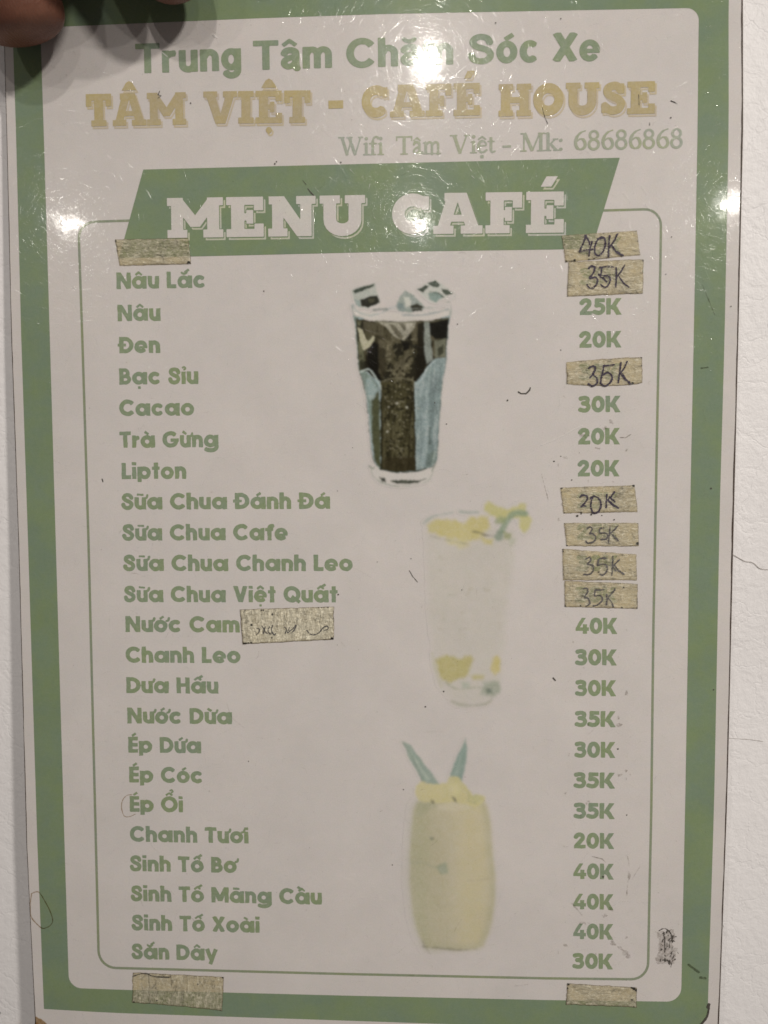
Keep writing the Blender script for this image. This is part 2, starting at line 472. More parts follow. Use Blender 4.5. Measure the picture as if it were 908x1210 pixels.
def price(c):
    w = .275; h = w / 2
    if c == '0': return [Sp(w, ring(.41, .5, .41 - h, .515 - h))], .82
    if c == '2': return [Sp(w, cr([(.10, .72), (.22, .86), (.38, .885), (.53, .80), (.55, .65), (.45, .50), (.15, .16)])), S_(.24, (.0, .12), (.74, .12)), ('-', ('p', [(-.2, 0), (.9, 0), (.9, -.3), (-.2, -.3)]))], .74
    if c == '3': return [Sp(.26, cr([(.07, .84), (.30, .89), (.50, .84), (.53, .70), (.42, .57), (.22, .545)])), Sp(.26, cr([(.24, .56), (.48, .50), (.58, .34), (.50, .17), (.30, .11), (.04, .18)]))], .71
    if c == '4': return [('p', [(.0, .18), (.0, .36), (.40, 1.0), (.67, 1.0), (.27, .40), (.86, .40), (.86, .18)]), S_(w, (.60, 0), (.60, .60))], .86
    if c == '5': return [S_(.235, (.12, .883), (.68, .883)), S_(.25, (.20, .50), (.22, .95)), Sp(.265, cr([(.18, .56), (.36, .60), (.55, .50), (.585, .35), (.50, .18), (.30, .115), (.05, .19)]))], .72
    if c == 'K': return [S_(w, (h, 0), (h, 1)), ('p', [(.22, .40), (.57, 1), (.90, 1), (.42, .28)]), ('p', [(.28, .58), (.50, .66), (.92, 0), (.60, 0)])], .92
    return [], .3
def grot(c):
    """bold neo-grotesque with a two-storey a"""
    w = .20; h = w / 2; xh = .735; R = .31
    def st(x, y0=0, y1=xh): return S_(w, (x, y0), (x, y1))
    if c == 'T': return [st(.37, 0, 1), S_(.17, (0, .915), (.74, .915))], .74
    if c == 'r': return [st(h), Sp(.19, arc(.36, .40, .27, .24, 175, 80))], .44
    if c == 'u': return [Sp(w, [(h, xh), (h, .28)] + arc(.28, .24, .28 - h, .16, 180, 300)[1:]), st(.57 - h), Sp(.15, cr([(.24, .07), (.38, .12), (.45, .28)]))], .57
    if c == 'n': return [st(h), Sp(w, arc(.30, .44, .17, .205, 170, 0) + [(.57 - h, 0)])], .57
    if c == 'h': return [st(h, 0, 1), Sp(w, arc(.30, .44, .17, .205, 170, 0) + [(.57 - h, 0)])], .57
    if c == 'm': return [st(h), Sp(.19, arc(.275, .46, .155, .185, 170, 0) + [(.43, 0)]), Sp(.19, arc(.605, .46, .155, .185, 170, 0) + [(.76, 0)])], .86
    if c == 'g': return [Sp(w, ring(.30, .38, .30 - h, .37 - h)), Sp(w, [(.60 - h, xh), (.60 - h, .02)] + arc(.31, -.0, .19, .17, 0, -160)[1:])], .60
    if c == 'a': return [Sp(w, cr([(.09, .53), (.16, .62), (.29, .645), (.41, .60), (.44, .50), (.44, .15), (.48, .0)])), Sp(.18, cr([(.44, .42), (.24, .37), (.11, .28), (.10, .16), (.20, .08), (.33, .11), (.44, .22)]))], .57
    if c == 'e': return [Sp(.19, arc(.30, .367, .21, .285, 0, 322)), S_(.13, (.10, .355), (.60, .355))], .60
    if c == 'c': return [Sp(w, arc(.30, .367, .20, .285, 48, 312))], .56
    if c == 'o': return [Sp(w, ring(.31, .367, .21, .285))], .62
    if c == 'C': return [Sp(.205, arc(.45, .5, .35, .415, 38, 322))], .84
    if c == 'S': return [Sp(.195, cr([(.65, .70), (.57, .86), (.38, .92), (.20, .86), (.14, .72), (.25, .58), (.50, .49), (.65, .37), (.65, .20), (.52, .09), (.34, .075), (.16, .14), (.09, .31)]))], .77
    if c == 'X': return [S_(.225, (.12, 0), (.66, 1)), S_(.225, (.12, 1), (.66, 0)), ('-', ('p', [(-.2, 1), (1.1, 1), (1.1, 1.3), (-.2, 1.3)])), ('-', ('p', [(-.2, 0), (1.1, 0), (1.1, -.3), (-.2, -.3)]))], .78
    return [], .30
def slab(c):
    s = .335; k = .20; h = s / 2
    B = lambda x0, y0, x1, y1: ('p', [(x0, y0), (x1, y0), (x1, y1), (x0, y1)])
    if c == 'I': return [B(.0, 0, .55, k), B(0, 1 - k, .55, 1), B(.11, 0, .44, 1)], .55
    if c == 'E': return [B(0, 0, .5, k), B(0, 1 - k, .5, 1), B(.12, 0, .45, 1), B(.3, 0, .93, k), B(.3, 1 - k, .92, 1), B(.70, 0, .93, .33), B(.69, .66, .92, 1), B(.3, .41, .66, .59), B(.50, .33, .67, .67)], .94
    if c == 'F': return [B(0, 0, .60, k), B(0, 1 - k, .5, 1), B(.12, 0, .45, 1), B(.3, 1 - k, .90, 1), B(.67, .62, .90, 1), B(.3, .38, .64, .56), B(.48, .30, .65, .64)], .91
    if c == 'T': return [B(.0, .78, .92, 1), B(0, .60, .22, 1), B(.70, .60, .92, 1), B(.29, 0, .63, 1), B(.18, 0, .74, k)], .92
    if c == 'H': return [B(0, 0, .50, k), B(0, 1 - k, .50, 1), B(.08, 0, .40, 1), B(.60, 0, 1.1, k), B(.60, 1 - k, 1.1, 1), B(.70, 0, 1.02, 1), B(.3, .40, .8, .60)], 1.1
    if c == 'U': return [B(0, 1 - k, .50, 1), B(.62, 1 - k, 1.12, 1), Sp(s - .02, [(.25, 1), (.25, .42)] + arc(.56, .40, .31, .255, 180, 360)[1:] + [(.87, 1)])], 1.12
    if c == 'O': return [Sp(s - .01, ring(.52, .5, .52 - h, .51 - h))], 1.04
    if c == 'C': return [Sp(s - .02, arc(.52, .5, .52 - h, .51 - h, 48, 315)), B(.74, .60, .93, .93)], .97
    if c == 'S': return [Sp(.27, cr([(.66, .74), (.55, .85), (.40, .87), (.23, .80), (.22, .66), (.37, .56), (.56, .48), (.68, .35), (.62, .19), (.45, .13), (.28, .16), (.12, .28)])), B(.62, .62, .78, .95), B(0.02, .05, .18, .36)], .82
    if c == 'N': return [B(0, 0, .48, k), B(.02, 1 - k, .4, 1), B(.10, 0, .38, 1), ('p', [(.0, 1), (.40, 1), (1.08, 0), (.72, 0)]), B(.70, 1 - k, 1.18, 1), B(.80, 0, 1.08, 1)], 1.18
    if c == 'M': return [B(-.02, 0, .48, k), B(-.02, 1 - k, .3, 1), B(.08, 0, .38, 1), ('p', [(.02, 1), (.34, 1), (.68, .56), (1.02, 1), (1.34, 1), (.80, .27), (.56, .27)]), B(.88, 0, 1.38, k), B(1.05, 1 - k, 1.38, 1), B(.98, 0, 1.28, 1)], 1.36
    if c == 'A': return [B(-.02, 0, .48, k), B(.66, 0, 1.20, k), ('p', [(.06, .1), (.36, .1), (.58, .78), (.80, .1), (1.13, .1), (.80, 1), (.34, 1)]), B(.25, .8, .6, 1), S_(.17, (.35, .38), (.80, .38)), ('-', ('p', [(.52, .50), (.66, .50), (.59, .70)]))], 1.18
    if c == 'V': return [B(-.02, 1 - k, .48, 1), B(.66, 1 - k, 1.16, 1), ('p', [(.04, .95), (.38, .95), (.58, .34), (.78, .95), (1.10, .95), (.76, 0), (.40, 0)])], 1.14
    if c == '-': return [B(0, .38, .50, .62)], .5
    return [], .42
def times(c):
    t = .045; k = .135
    V = lambda w, *p: ('v', list(p), w)
    se = lambda x, y, r=.12: S_(.05, (x - r, y), (x + r, y))
    if c == 'W': return [S_(.14, (.18, 1), (.48, .02)), S_(.05, (.48, .02), (.70, .9)), S_(.14, (.58, 1), (.92, .02)), S_(.05, (.92, .02), (1.22, 1)), se(.16, .98, .17), se(.60, .98, .16), se(1.22, .98, .13)], 1.35
    if c == 'i': return [S_(k, (.2, 0), (.2, .66)), se(.2, .025, .17), ('p', [(.03, .60), (.2, .70), (.2, .58)]), ('c', .2, .90, .085)], .38
    if c == 'f': return [S_(k, (.2, 0), (.2, .75)), se(.2, .025, .18), S_(.055, (.0, .63), (.42, .63)), ('v', cr([(.2, .72), (.25, .92), (.40, 1.0), (.50, .93)]), .085), ('c', .50, .93, .065)], .46
    if c == 'T': return [S_(.15, (.46, 0), (.46, 1)), se(.46, .025, .2), S_(.06, (.04, .97), (.88, .97)), S_(.05, (.05, .76), (.04, 1)), S_(.05, (.87, .76), (.88, 1))], .92
    if c == 'a': return [('v', cr([(.10, .54), (.16, .64), (.28, .66), (.38, .60), (.40, .48), (.40, .14), (.45, .06), (.56, .09)]), [.1] * 3 + [.12] * 40), ('v', cr([(.40, .42), (.18, .31), (.09, .17), (.17, .06), (.30, .09), (.41, .2)]), .09)], .60
    if c == 'm': return [S_(k, (.17, 0), (.17, .64)), se(.17, .025, .16), ('p', [(.0, .60), (.17, .70), (.17, .56)]), ('v', cr([(.2, .52), (.34, .64), (.48, .60), (.51, .46), (.51, 0)]), .11), se(.51, .025, .15), ('v', cr([(.54, .52), (.68, .64), (.82, .60), (.85, .46), (.85, 0)]), .11), se(.85, .025, .15)], 1.02
    if c == 'V': return [S_(.15, (.2, 1), (.52, .0)), S_(.055, (.52, .0), (.85, 1)), se(.18, .98, .18), se(.86, .98, .14)], 1.02
    if c == 'e': return [('v', cr([(.10, .41), (.46, .41), (.44, .57), (.30, .66), (.15, .58), (.08, .36), (.14, .13), (.30, .03), (.50, .16)]), [.05] * 8 + [.07] * 8 + [.12] * 14 + [.09] * 20), ], .54
    if c == 't': return [S_(.12, (.2, .12), (.2, .85)), S_(.055, (.03, .63), (.38, .63)), ('v', cr([(.2, .14), (.26, .04), (.40, .09)]), .08)], .40
    if c == '-': return [S_(.10, (0, .32), (.42, .32))], .42
    if c == 'M': return [S_(.055, (.19, 0), (.19, 1)), S_(.15, (.22, 1), (.62, .03)), S_(.055, (.62, .03), (1.0, 1)), S_(.15, (1.05, 0), (1.05, 1)), se(.17, .025, .15), se(1.05, .025, .19), se(.16, .975, .14), se(1.08, .975, .16)], 1.26
    if c == 'k': return [S_(k, (.18, 0), (.18, 1)), se(.18, .025, .16), ('p', [(.0, .95), (.18, 1.02), (.18, .9)]), S_(.055, (.22, .30), (.55, .63)), S_(.12, (.30, .38), (.60, .02)), se(.56, .635, .13), se(.60, .025, .15)], .76
    if c == ':': return [('c', .09, .07, .08), ('c', .09, .56, .08)], .2
    if c == '6': return [('v', cr([(.60, 1.04), (.38, .94), (.20, .72), (.12, .42), (.20, .12), (.38, .02), (.56, .12), (.60, .32), (.52, .54), (.36, .60), (.18, .46)]), [.04] * 5 + [.09] * 5 + [.13] * 12 + [.08] * 6 + [.13] * 14 + [.06] * 20)], .70
    if c == '8': return [('v', ring(.35, .79, .20, .22), .105), ('v', ring(.35, .28, .24, .27), .115)], .70
    return [], .25

def layout(text, font, gap, sp=None, mark=1.0, xh=.755):
    groups = []; x = 0; low = 'aeouyi'
    for ch in text:
        dec = unicodedata.normalize('NFD', ch) if ch not in 'Đđ' else ch
        b = dec[0]; marks = dec[1:]
        if ch == ' ':
            x += (sp or .36); continue
        bb = b
        if b == 'i' and any(m in '\u0309\u0301\u0300' for m in marks) and font is avant: bb = 'ı'
        g, wd = font(bb)
        g = list(g)
        up = b.isupper()
        top = 1.0 if up else xh
        cx = wd / 2 - (.03 if b == 'a' else 0)
        y = top + .07
        circ = '\u0302' in marks or '\u0306' in marks
        lw = .12 * mark
        if '\u0302' in marks:
            hh = .17 if not up else .15
            if font is slab: g.append(('p', [(cx - .28, y), (cx - .12, y + .24), (cx, y + .30), (cx + .12, y + .24), (cx + .28, y)]))
            else: g.append(Sp(lw * .95, [(cx - .19, y + .01), (cx, y + hh), (cx + .19, y + .01)]))
        if '\u0306' in marks: g.append(Sp(lw, arc(cx, y + .16, .16, .12, 190, 350)))
        ox = .13 if circ else 0.03; oy = .13 if circ else .0
        if '\u0301' in marks:
            if font is slab: g.append(('p', [(cx - .12, y + .05), (cx + .02, y + .30), (cx + .30, y + .30), (cx + .14, y + .05)]))
            else: g.append(S_(lw * 1.15, (cx + ox - .08, y + oy + .0), (cx + ox + .15, y + oy + .16)))
        if '\u0300' in marks: g.append(S_(lw * 1.1, (cx + .1 - ox, y + oy), (cx - .12 - ox, y + oy + .15)))
        if '\u0309' in marks: g.append(Sp(lw * .85, cr([(cx + ox - .08, y + oy + .17), (cx + ox + .03, y + oy + .22), (cx + ox + .09, y + oy + .13), (cx + ox, y + oy + .04)])))
        if '\u0303' in marks: g.append(S_(lw * 1.0, (cx - .19, y + .10), (cx + .19, y + .08)))
        if '\u0323' in marks:
            if font is slab: g.append(('c', cx, -.2, .11))
            else: g.append(S_(.15, (cx - .075, -.20), (cx + .075, -.20)))
        if '\u031b' in marks: g.append(Sp(lw * 1.05, cr([(wd - .07, top - .06), (wd + .05, top - .02), (wd + .10, top + .14)])))
        groups.append([shift(p, x, 0) if p[0] != '-' else ('-', shift(p[1], x, 0)) for p in g])
        x += wd + gap
    return groups, x - gap

def text_obj(name, text, font, x0, y0, x1, cap, z, mat, parent, gap=.09, sp=None, cell=.024, y1=None, mark=1.0, dil=0.0, off=(0, 0), xh=.755, minus=None, rough=0.0):
    groups, wd = layout(text, font, gap, sp, mark, xh)
    X0, Y0, c, Fm = field(groups, cell, .16)
    Fm = Fm + dil
    if minus is not None:      # drop outline: shifted copy minus the fattened original
        band_w, keep = minus
        dx, dy = off; si, sj = int(round(dx / c)), int(round(dy / c))
        pad = 12
        G = np.pad(Fm, pad, constant_values=-.16)
        Sh = np.roll(np.roll(G, si, 1), sj, 0)
        Fm = np.minimum(np.minimum(Sh, band_w - Sh), -(G + keep))
        X0 -= pad * c; Y0 -= pad * c
    if rough:
        xx, yy = np.meshgrid(np.arange(Fm.shape[1]) * c, np.arange(Fm.shape[0]) * c)
        Fm = Fm - rough * (fbm(xx, yy, .25, len(text)) - .5)
    P, fs = march(X0, Y0, c, Fm)
    ua, va = uv(x0, y0); ub, vb = uv(x1, y0 if y1 is None else y1)
    if y1 is None: vb = va
    _, vt = uv(x0, y0 - cap)
    hgt = float(vt - va)
    L = float(np.hypot(ub - ua, vb - va)); sx = L / wd
    ex = ((ub - ua) / L, (vb - va) / L)
    verts = [(float(ua + ex[0] * p[0] * sx - ex[1] * p[1] * hgt), float(va + ex[1] * p[0] * sx + ex[0] * p[1] * hgt), z) for p in P]
    return add(name, verts, fs, mat, parent)

# ------------------------------------------------------------------ the painted wall
WALL_Y = 0.0085
camW = cam.matrix_world
def wall_xz(x, y):
    x = np.asarray(x, float); y = np.asarray(y, float)
    d = np.stack([(x - 454) / 909.0, -(y - 605) / 909.0, -np.ones_like(x)], -1)
    M3 = np.array(camW.to_3x3()); C = np.array(camW.translation)
    dw = d @ M3.T
    t = (WALL_Y - C[1]) / dw[..., 1]
    return C[0] + t * dw[..., 0], C[2] + t * dw[..., 2]

def wall_mat():
    m, nt, b, out = mat_new('white_wall_paint')
    tc = nt.nodes.new('ShaderNodeTexCoord'); P = tc.outputs['Object']
    c = mixc(nt, ramp(nt, noise(nt, P, 14, 4, 0.6), 0.3, 0.7), (0.785, 0.758, 0.765), (0.855, 0.828, 0.835))
    c = mixc(nt, ramp(nt, noise(nt, P, 1500, 2, 0.6), 0.3, 0.7, 0, .10), c, (0.60, 0.57, 0.55))
    # rare pin-holes and grit in the paint
    vo = nt.nodes.new('ShaderNodeTexVoronoi'); vo.inputs['Scale'].default_value = 95
    nt.links.new(P, vo.inputs['Vector'])
    pick = math_(nt, 'GREATER_THAN', vmath(nt, 'DOT_PRODUCT', vo.outputs['Color'], (1, 0, 0)), 0.72)
    pit = math_(nt, 'MULTIPLY', ramp(nt, vo.outputs['Distance'], 0.035, 0.07, 1, 0), pick)
    c = mixc(nt, math_(nt, 'MULTIPLY', pit, .75), c, (0.30, 0.27, 0.25))
    nt.links.new(c, b.inputs['Base Color'])
    b.inputs['Roughness'].default_value = 0.5
    b.inputs['Specular IOR Level'].default_value = 0.35
    h = math_(nt, 'ADD', math_(nt, 'MULTIPLY', noise(nt, P, 160, 5, 0.62, dist=0.6), 0.7), math_(nt, 'MULTIPLY', noise(nt, P, 640, 3, 0.6), 0.3))
    vo2 = nt.nodes.new('ShaderNodeTexVoronoi'); vo2.feature = 'DISTANCE_TO_EDGE'; vo2.inputs['Scale'].default_value = 60
    nt.links.new(vmath(nt, 'ADD', P, vmath(nt, 'SCALE', noise(nt, P, 120, 3, .6, 'Color'), s=0.012)), vo2.inputs['Vector'])
    h = math_(nt, 'SUBTRACT', h, math_(nt, 'MULTIPLY', ramp(nt, vo2.outputs['Distance'], 0, 0.03, 1, 0), 0.10))
    h = math_(nt, 'SUBTRACT', h, math_(nt, 'MULTIPLY', pit, 0.5))
    bp = nt.nodes.new('ShaderNodeBump'); bp.inputs['Strength'].default_value = 0.65; bp.inputs['Distance'].default_value = 0.0010
    nt.links.new(h, bp.inputs['Height']); nt.links.new(bp.outputs[0], b.inputs['Normal'])
    return m
M_WALL = wall_mat()
wall = add('wall', [(-1.6, WALL_Y, 0.0), (1.6, WALL_Y, 0.0), (1.6, WALL_Y, 2.6), (-1.6, WALL_Y, 2.6)], [(0, 1, 2, 3)], M_WALL)
tag(wall, 'white textured painted wall behind the menu card', kind='structure')
def plain(name, col, rough=0.7, spec=0.3):
    m, nt, b, out = mat_new(name)
    tc = nt.nodes.new('ShaderNodeTexCoord')
    c = mixc(nt, ramp(nt, noise(nt, tc.outputs['Object'], 1200, 3, 0.6), 0.3, 0.7), tuple(k * .75 for k in col), tuple(k * 1.2 for k in col))
    nt.links.new(c, b.inputs['Base Color']); b.inputs['Roughness'].default_value = rough; b.inputs['Specular IOR Level'].default_value = spec
    return m
M_CRACK = plain('crack_shadow', (0.46, 0.43, 0.41), .9)
def on_wall(name, prims, mat, lift=0.0002, cell=0.4):
    x0, y0, c, Fm = field([prims], cell, 2.0)
    xx, yy = np.meshgrid(np.arange(Fm.shape[1]), np.arange(Fm.shape[0]))
    Fm = Fm - .5 * (fbm(xx, yy, 6, 3) - .5)
    P, fs = march(x0, y0, c, Fm)
    X, Zz = wall_xz(P[:, 0], P[:, 1])
    return add(name, [(a, WALL_Y - lift, b) for a, b in zip(X, Zz)], [f[::-1] for f in fs], mat, wall)
on_wall('crack', [('v', cr([(862, 653), (871, 658), (880, 663), (890, 665), (899, 672), (914, 673)]), .9)], M_CRACK)
on_wall('crack', [('v', cr([(858, 872), (875, 873), (888, 874), (902, 876)]), .6)], M_CRACK)

# ------------------------------------------------------------------ the menu card
card = bpy.data.objects.new('menu_card', None); COL.objects.link(card)
card.matrix_world = CARD; card.empty_display_size = .02
tag(card, 'laminated green and white Vietnamese cafe menu card held against the wall', 'menu')

def polyat(pts, t):
    L = [0]
    for a, b in zip(pts, pts[1:]): L.append(L[-1] + math.dist(a, b))
    d = t * L[-1]
    for i in range(len(pts) - 1):
        if d <= L[i + 1] or i == len(pts) - 2:
            k = (d - L[i]) / (L[i + 1] - L[i]); return (pts[i][0] + (pts[i + 1][0] - pts[i][0]) * k, pts[i][1] + (pts[i + 1][1] - pts[i][1]) * k)
def plen(p): return sum(math.dist(a, b) for a, b in zip(p, p[1:]))
def rloop(sides, rad, ns=24, nc=8):
    """sides: left(down), bottom(right), right(up), top(left); rad: BL, BR, TR, TL"""
    out = []
    for k, sd in enumerate(sides):
        L = plen(sd); ra = rad[k - 1] / L; rb = rad[k] / L
        for i in range(ns + 1): out.append(polyat(sd, ra + (1 - ra - rb) * i / ns))
        nx = sides[(k + 1) % 4]
        a = polyat(sd, 1 - rb); c = sd[-1]; b = polyat(nx, rad[k] / plen(nx))
        for i in range(1, nc):
            t = i / nc; q = .82
            # rounder than a parabola
            m1 = ((1 - t) ** 3, 3 * (1 - t) ** 2 * t, 3 * (1 - t) * t * t, t ** 3)
            p1 = (a[0] + (c[0] - a[0]) * .56, a[1] + (c[1] - a[1]) * .56); p2 = (b[0] + (c[0] - b[0]) * .56, b[1] + (c[1] - b[1]) * .56)
            out.append(tuple(m1[0] * a[d] + m1[1] * p1[d] + m1[2] * p2[d] + m1[3] * b[d] for d in (0, 1)))
    return out
def inset(loop, d):
    n = len(loop); out = []
    for i in range(n):
        ax, ay = loop[i - 1]; bx, by = loop[(i + 1) % n]
        tx, ty = bx - ax, by - ay; L = math.hypot(tx, ty) + 1e-9
        out.append((loop[i][0] + ty / L * d, loop[i][1] - tx / L * d))
    return out
def strip(name, A, B, z, mat, closed=True, parent=card):
    ua, va = uv([p[0] for p in A], [p[1] for p in A]); ub, vb = uv([p[0] for p in B], [p[1] for p in B])
    n = len(A)
    vs = [(a, b, z) for a, b in zip(ua, va)] + [(a, b, z) for a, b in zip(ub, vb)]
    fs = [(i, (i + 1) % n, n + (i + 1) % n, n + i) for i in range(n if closed else n - 1)]
    # face the viewer
    (x1, y1, _), (x2, y2, _), (x3, y3, _) = vs[fs[0][0]], vs[fs[0][1]], vs[fs[0][2]]
    if (x2 - x1) * (y3 - y1) - (y2 - y1) * (x3 - x1) < 0: fs = [f[::-1] for f in fs]
    return add(name, vs, fs, mat, parent)

cL = [(2, -55), (6.0, 100), (7.4, 150), (13.2, 400), (21.6, 640), (31.2, 1000), (41.4, 1210), (42.2, 1226)]
cB = [(42.2, 1226), (400, 1238), (849, 1247)]
cR = [(849, 1247), (850.8, 1210), (859.9, 960), (861.6, 900), (868.6, 600), (873.6, 400), (879.3, 150), (879, 0), (880, -75)]
cT = [(880, -75), (450, -66), (2, -55)]
outer = rloop([cL, cB, cR, cT], [14, 14, 14, 14])
def sheet():
    u, v = uv([p[0] for p in outer], [p[1] for p in outer]); n = len(outer)
    th = 0.0010; bv = 0.00018
    cu, cv = float(np.mean(u)), float(np.mean(v))
    sh = lambda k, d: (u[k] - d * (1 if u[k] > cu else -1) * (abs(u[k] - cu) > .09), v[k] - d * (1 if v[k] > cv else -1) * (abs(v[k] - cv) > .15))
    vs = [(*sh(k, bv), 0) for k in range(n)] + [(u[k], v[k], -bv) for k in range(n)] + [(u[k], v[k], -th) for k in range(n)]
    fs = [tuple(range(n)), tuple(range(3 * n - 1, 2 * n - 1, -1))]
    for r in (0, 1):
        for i in range(n): fs.append((r * n + (i + 1) % n, r * n + i, (r + 1) * n + i, (r + 1) * n + (i + 1) % n))
    return add('card_sheet', vs, fs, M_PAPER, card)
sheet()
# green border
gL = [(13.5, -5), (18.8, 150), (25.2, 400), (33.2, 640), (44.3, 1000), (52, 1192.5)]
gB = [(52, 1192.5), (130, 1197), (400, 1206), (836, 1221)]
gR = [(836, 1221), (838, 1150), (844, 960), (845.3, 900), (851, 600), (856.6, 400), (861.6, 150), (861.3, 0), (862, -28)]
gT = [(862, -28), (450, -20), (13.5, -5)]
iL = [(47.6, 31.8), (51.6, 150), (59, 400), (76.4, 1000), (81.6, 1167.6)]
iB = [(81.6, 1167.6), (150, 1170), (400, 1176.5), (650, 1182), (805.3, 1184)]
iR = [(805.3, 1184), (810.5, 930), (816, 600), (820.2, 400), (824.8, 150), (825.6, 60), (826.4, 9)]
iT = [(826.4, 9), (454, 16.3), (300, 21.5), (47.6, 32.3)]
strip('border_frame', rloop([gL, gB, gR, gT], [.8, 26, .8, .8]), rloop([iL, iB, iR, iT], [15, 17, 15, 6]), Z(1), M_GREEN)
tL = [(92.6, 262), (93.9, 300), (97.4, 400), (104.7, 640), (113.5, 1000), (117, 1143.5)]
tB = [(117, 1143.5), (135, 1144), (400, 1151), (650, 1156.4), (766, 1157.6)]
tR = [(766, 1157.6), (767.8, 1060), (770, 960), (772.4, 750), (775.9, 560), (778, 450), (781, 300), (781.6, 246.6)]
tT = [(781.6, 246.6), (713, 248.6), (155, 260.4), (92.6, 262.4)]
mid = rloop([tL, tB, tR, tT], [20, 20, 20, 20])
strip('panel_outline', inset(mid, 1.45), inset(mid, -1.45), Z(1), M_LINE)
banner = flat_px('banner', [('p', [(169.4, 200.2), (450, 193), (732.8, 186.2), (699.6, 294), (450, 297.6), (140.6, 305)])], Z(2), M_GREEN, card)

# headings
text_obj('shop_line', 'Trung', grot, 161.0, 86.3, 285, 34.5, Z(2), M_TITLE, card, gap=.085, y1=82.6, xh=.735, dil=.010)
text_obj('shop_line', 'Tâm', grot, 300, 82.4, 392.5, 34, Z(2), M_TITLE, card, gap=.08, y1=79.6, xh=.735, dil=.010)
text_obj('shop_line', 'Chăm', grot, 410, 80, 535.8, 34, Z(2), M_TITLE, card, gap=.08, y1=75.6, xh=.735, dil=.010)
text_obj('shop_line', 'Sóc', grot, 553.6, 75, 636.6, 34, Z(2), M_TITLE, card, gap=.08, y1=72.8, xh=.735, dil=.010)
text_obj('shop_line', 'Xe', grot, 652.6, 72.3, 708.6, 33.5, Z(2), M_TITLE, card, gap=.06, y1=71.6, xh=.735, dil=.010)
for txt, x0, y0, x1, y1 in (('TÂM', 102, 149.8, 220, 147.6), ('VIỆT', 241, 146.6, 367.3, 145.4), ('CAFÉ', 427, 139.6, 568, 136.6), ('HOUSE', 589, 138.0, 774.6, 134.6)):
    p = text_obj('shop_name', txt, slab, x0, y0, x1, 39, Z(3), M_GOLD, card, gap=.045, y1=y1, cell=.018, dil=-.008)
    text_obj('letter_outline', txt, slab, x0, y0, x1, 39, Z(2), M_GOLD2, p, gap=.045, y1=y1, cell=.018, dil=.0, off=(.055, -.065), minus=(.055, -.02))
text_obj('shop_name', '-', slab, 388.5, 143.5, 406, 40, Z(3), M_GOLD, card, gap=.05, cell=.018)
for txt, x0, y0, x1, y1, f in (('Wifi', 400.4, 183.6, 454, 182.8, times), ('Tâm', 468, 182.6, 521.6, 181.6, times), ('Việt', 532, 181.2, 585, 180.4, times), ('-', 594.5, 180, 604, 179.6, times), ('Mk:', 615, 178.9, 665.6, 177.6, times), ('68686868', 677.4, 177, 808, 174.2, times)):
    text_obj('wifi_line', txt, f, x0, y0, x1, 21.5, Z(2), M_WIFI, card, gap=-.02, y1=y1, cell=.03, xh=.66, mark=.6, dil=.014)
for txt, x0, y0, x1, y1 in (('MENU', 199.2, 281.2, 431.8, 278), ('CAFÉ', 463, 277, 666.8, 274.8)):
    cap = 47.2 if txt == 'MENU' else 48.2
    p = text_obj('banner_lettering', txt, slab, x0, y0, x1, cap, Z(4), M_KNOCK, card, gap=.10 if txt == 'MENU' else .09, y1=y1, cell=.014)
    text_obj('letter_outline', txt, slab, x0, y0, x1, cap, Z(3), M_KNOCK2, p, gap=.10 if txt == 'MENU' else .09, y1=y1, cell=.014, off=(.060, -.068), minus=(.040, .018))

# the drinks and their prices
rows = [('Nâu Lắc', 138.1, 341.3, 243.3), ('Nâu', 139.4, 379.4, 189.8), ('Đen', 141.4, 417.3, 189.4), ('Bạc Sỉu', 141.4, 454.3, 234.5), ('Cacao', 141.4, 491.4, 229.5),
        ('Trà Gừng', 141.8, 529, 258.3), ('Lipton', 144.2, 566, 220.2), ('Sữa Chua Đánh Đá', 144.2, 601.9, 390.2), ('Sữa Chua Cafe', 145.3, 638.6, 340.2), ('Sữa Chua Chanh Leo', 146.4, 674.6, 416.9),
        ('Sữa Chua Việt Quất', 147.2, 711.3, 399), ('Nước Cam', 148.7, 746.7, 283.4), ('Chanh Leo', 148.7, 782.9, 284.2), ('Dưa Hấu', 149.8, 818.8, 258.2), ('Nước Dừa', 150.9, 854.7, 274.3),
        ('Ép Dứa', 152, 889.3, 237.9), ('Ép Cóc', 153.1, 924.5, 240.1), ('Ép Ổi', 153.8, 959.1, 216.3), ('Chanh Tươi', 153.8, 994.6, 293.7), ('Sinh Tố Bơ', 154.2, 1029.4, 279.8),
        ('Sinh Tố Mãng Cầu', 155.3, 1064.8, 380.4), ('Sinh Tố Xoài', 156.2, 1099.3, 306.9), ('Sắn Dây', 156.2, 1133.3, 257.3)]
for k, (t, x0, y, x1) in enumerate(rows):
    cap = 19.3 - 1.3 * k / 22
    text_obj('item_name', t, avant, x0, y, x1, cap, Z(1), M_TEXT, card, gap=.075, sp=.40, cell=.026, rough=.05, dil=.007)
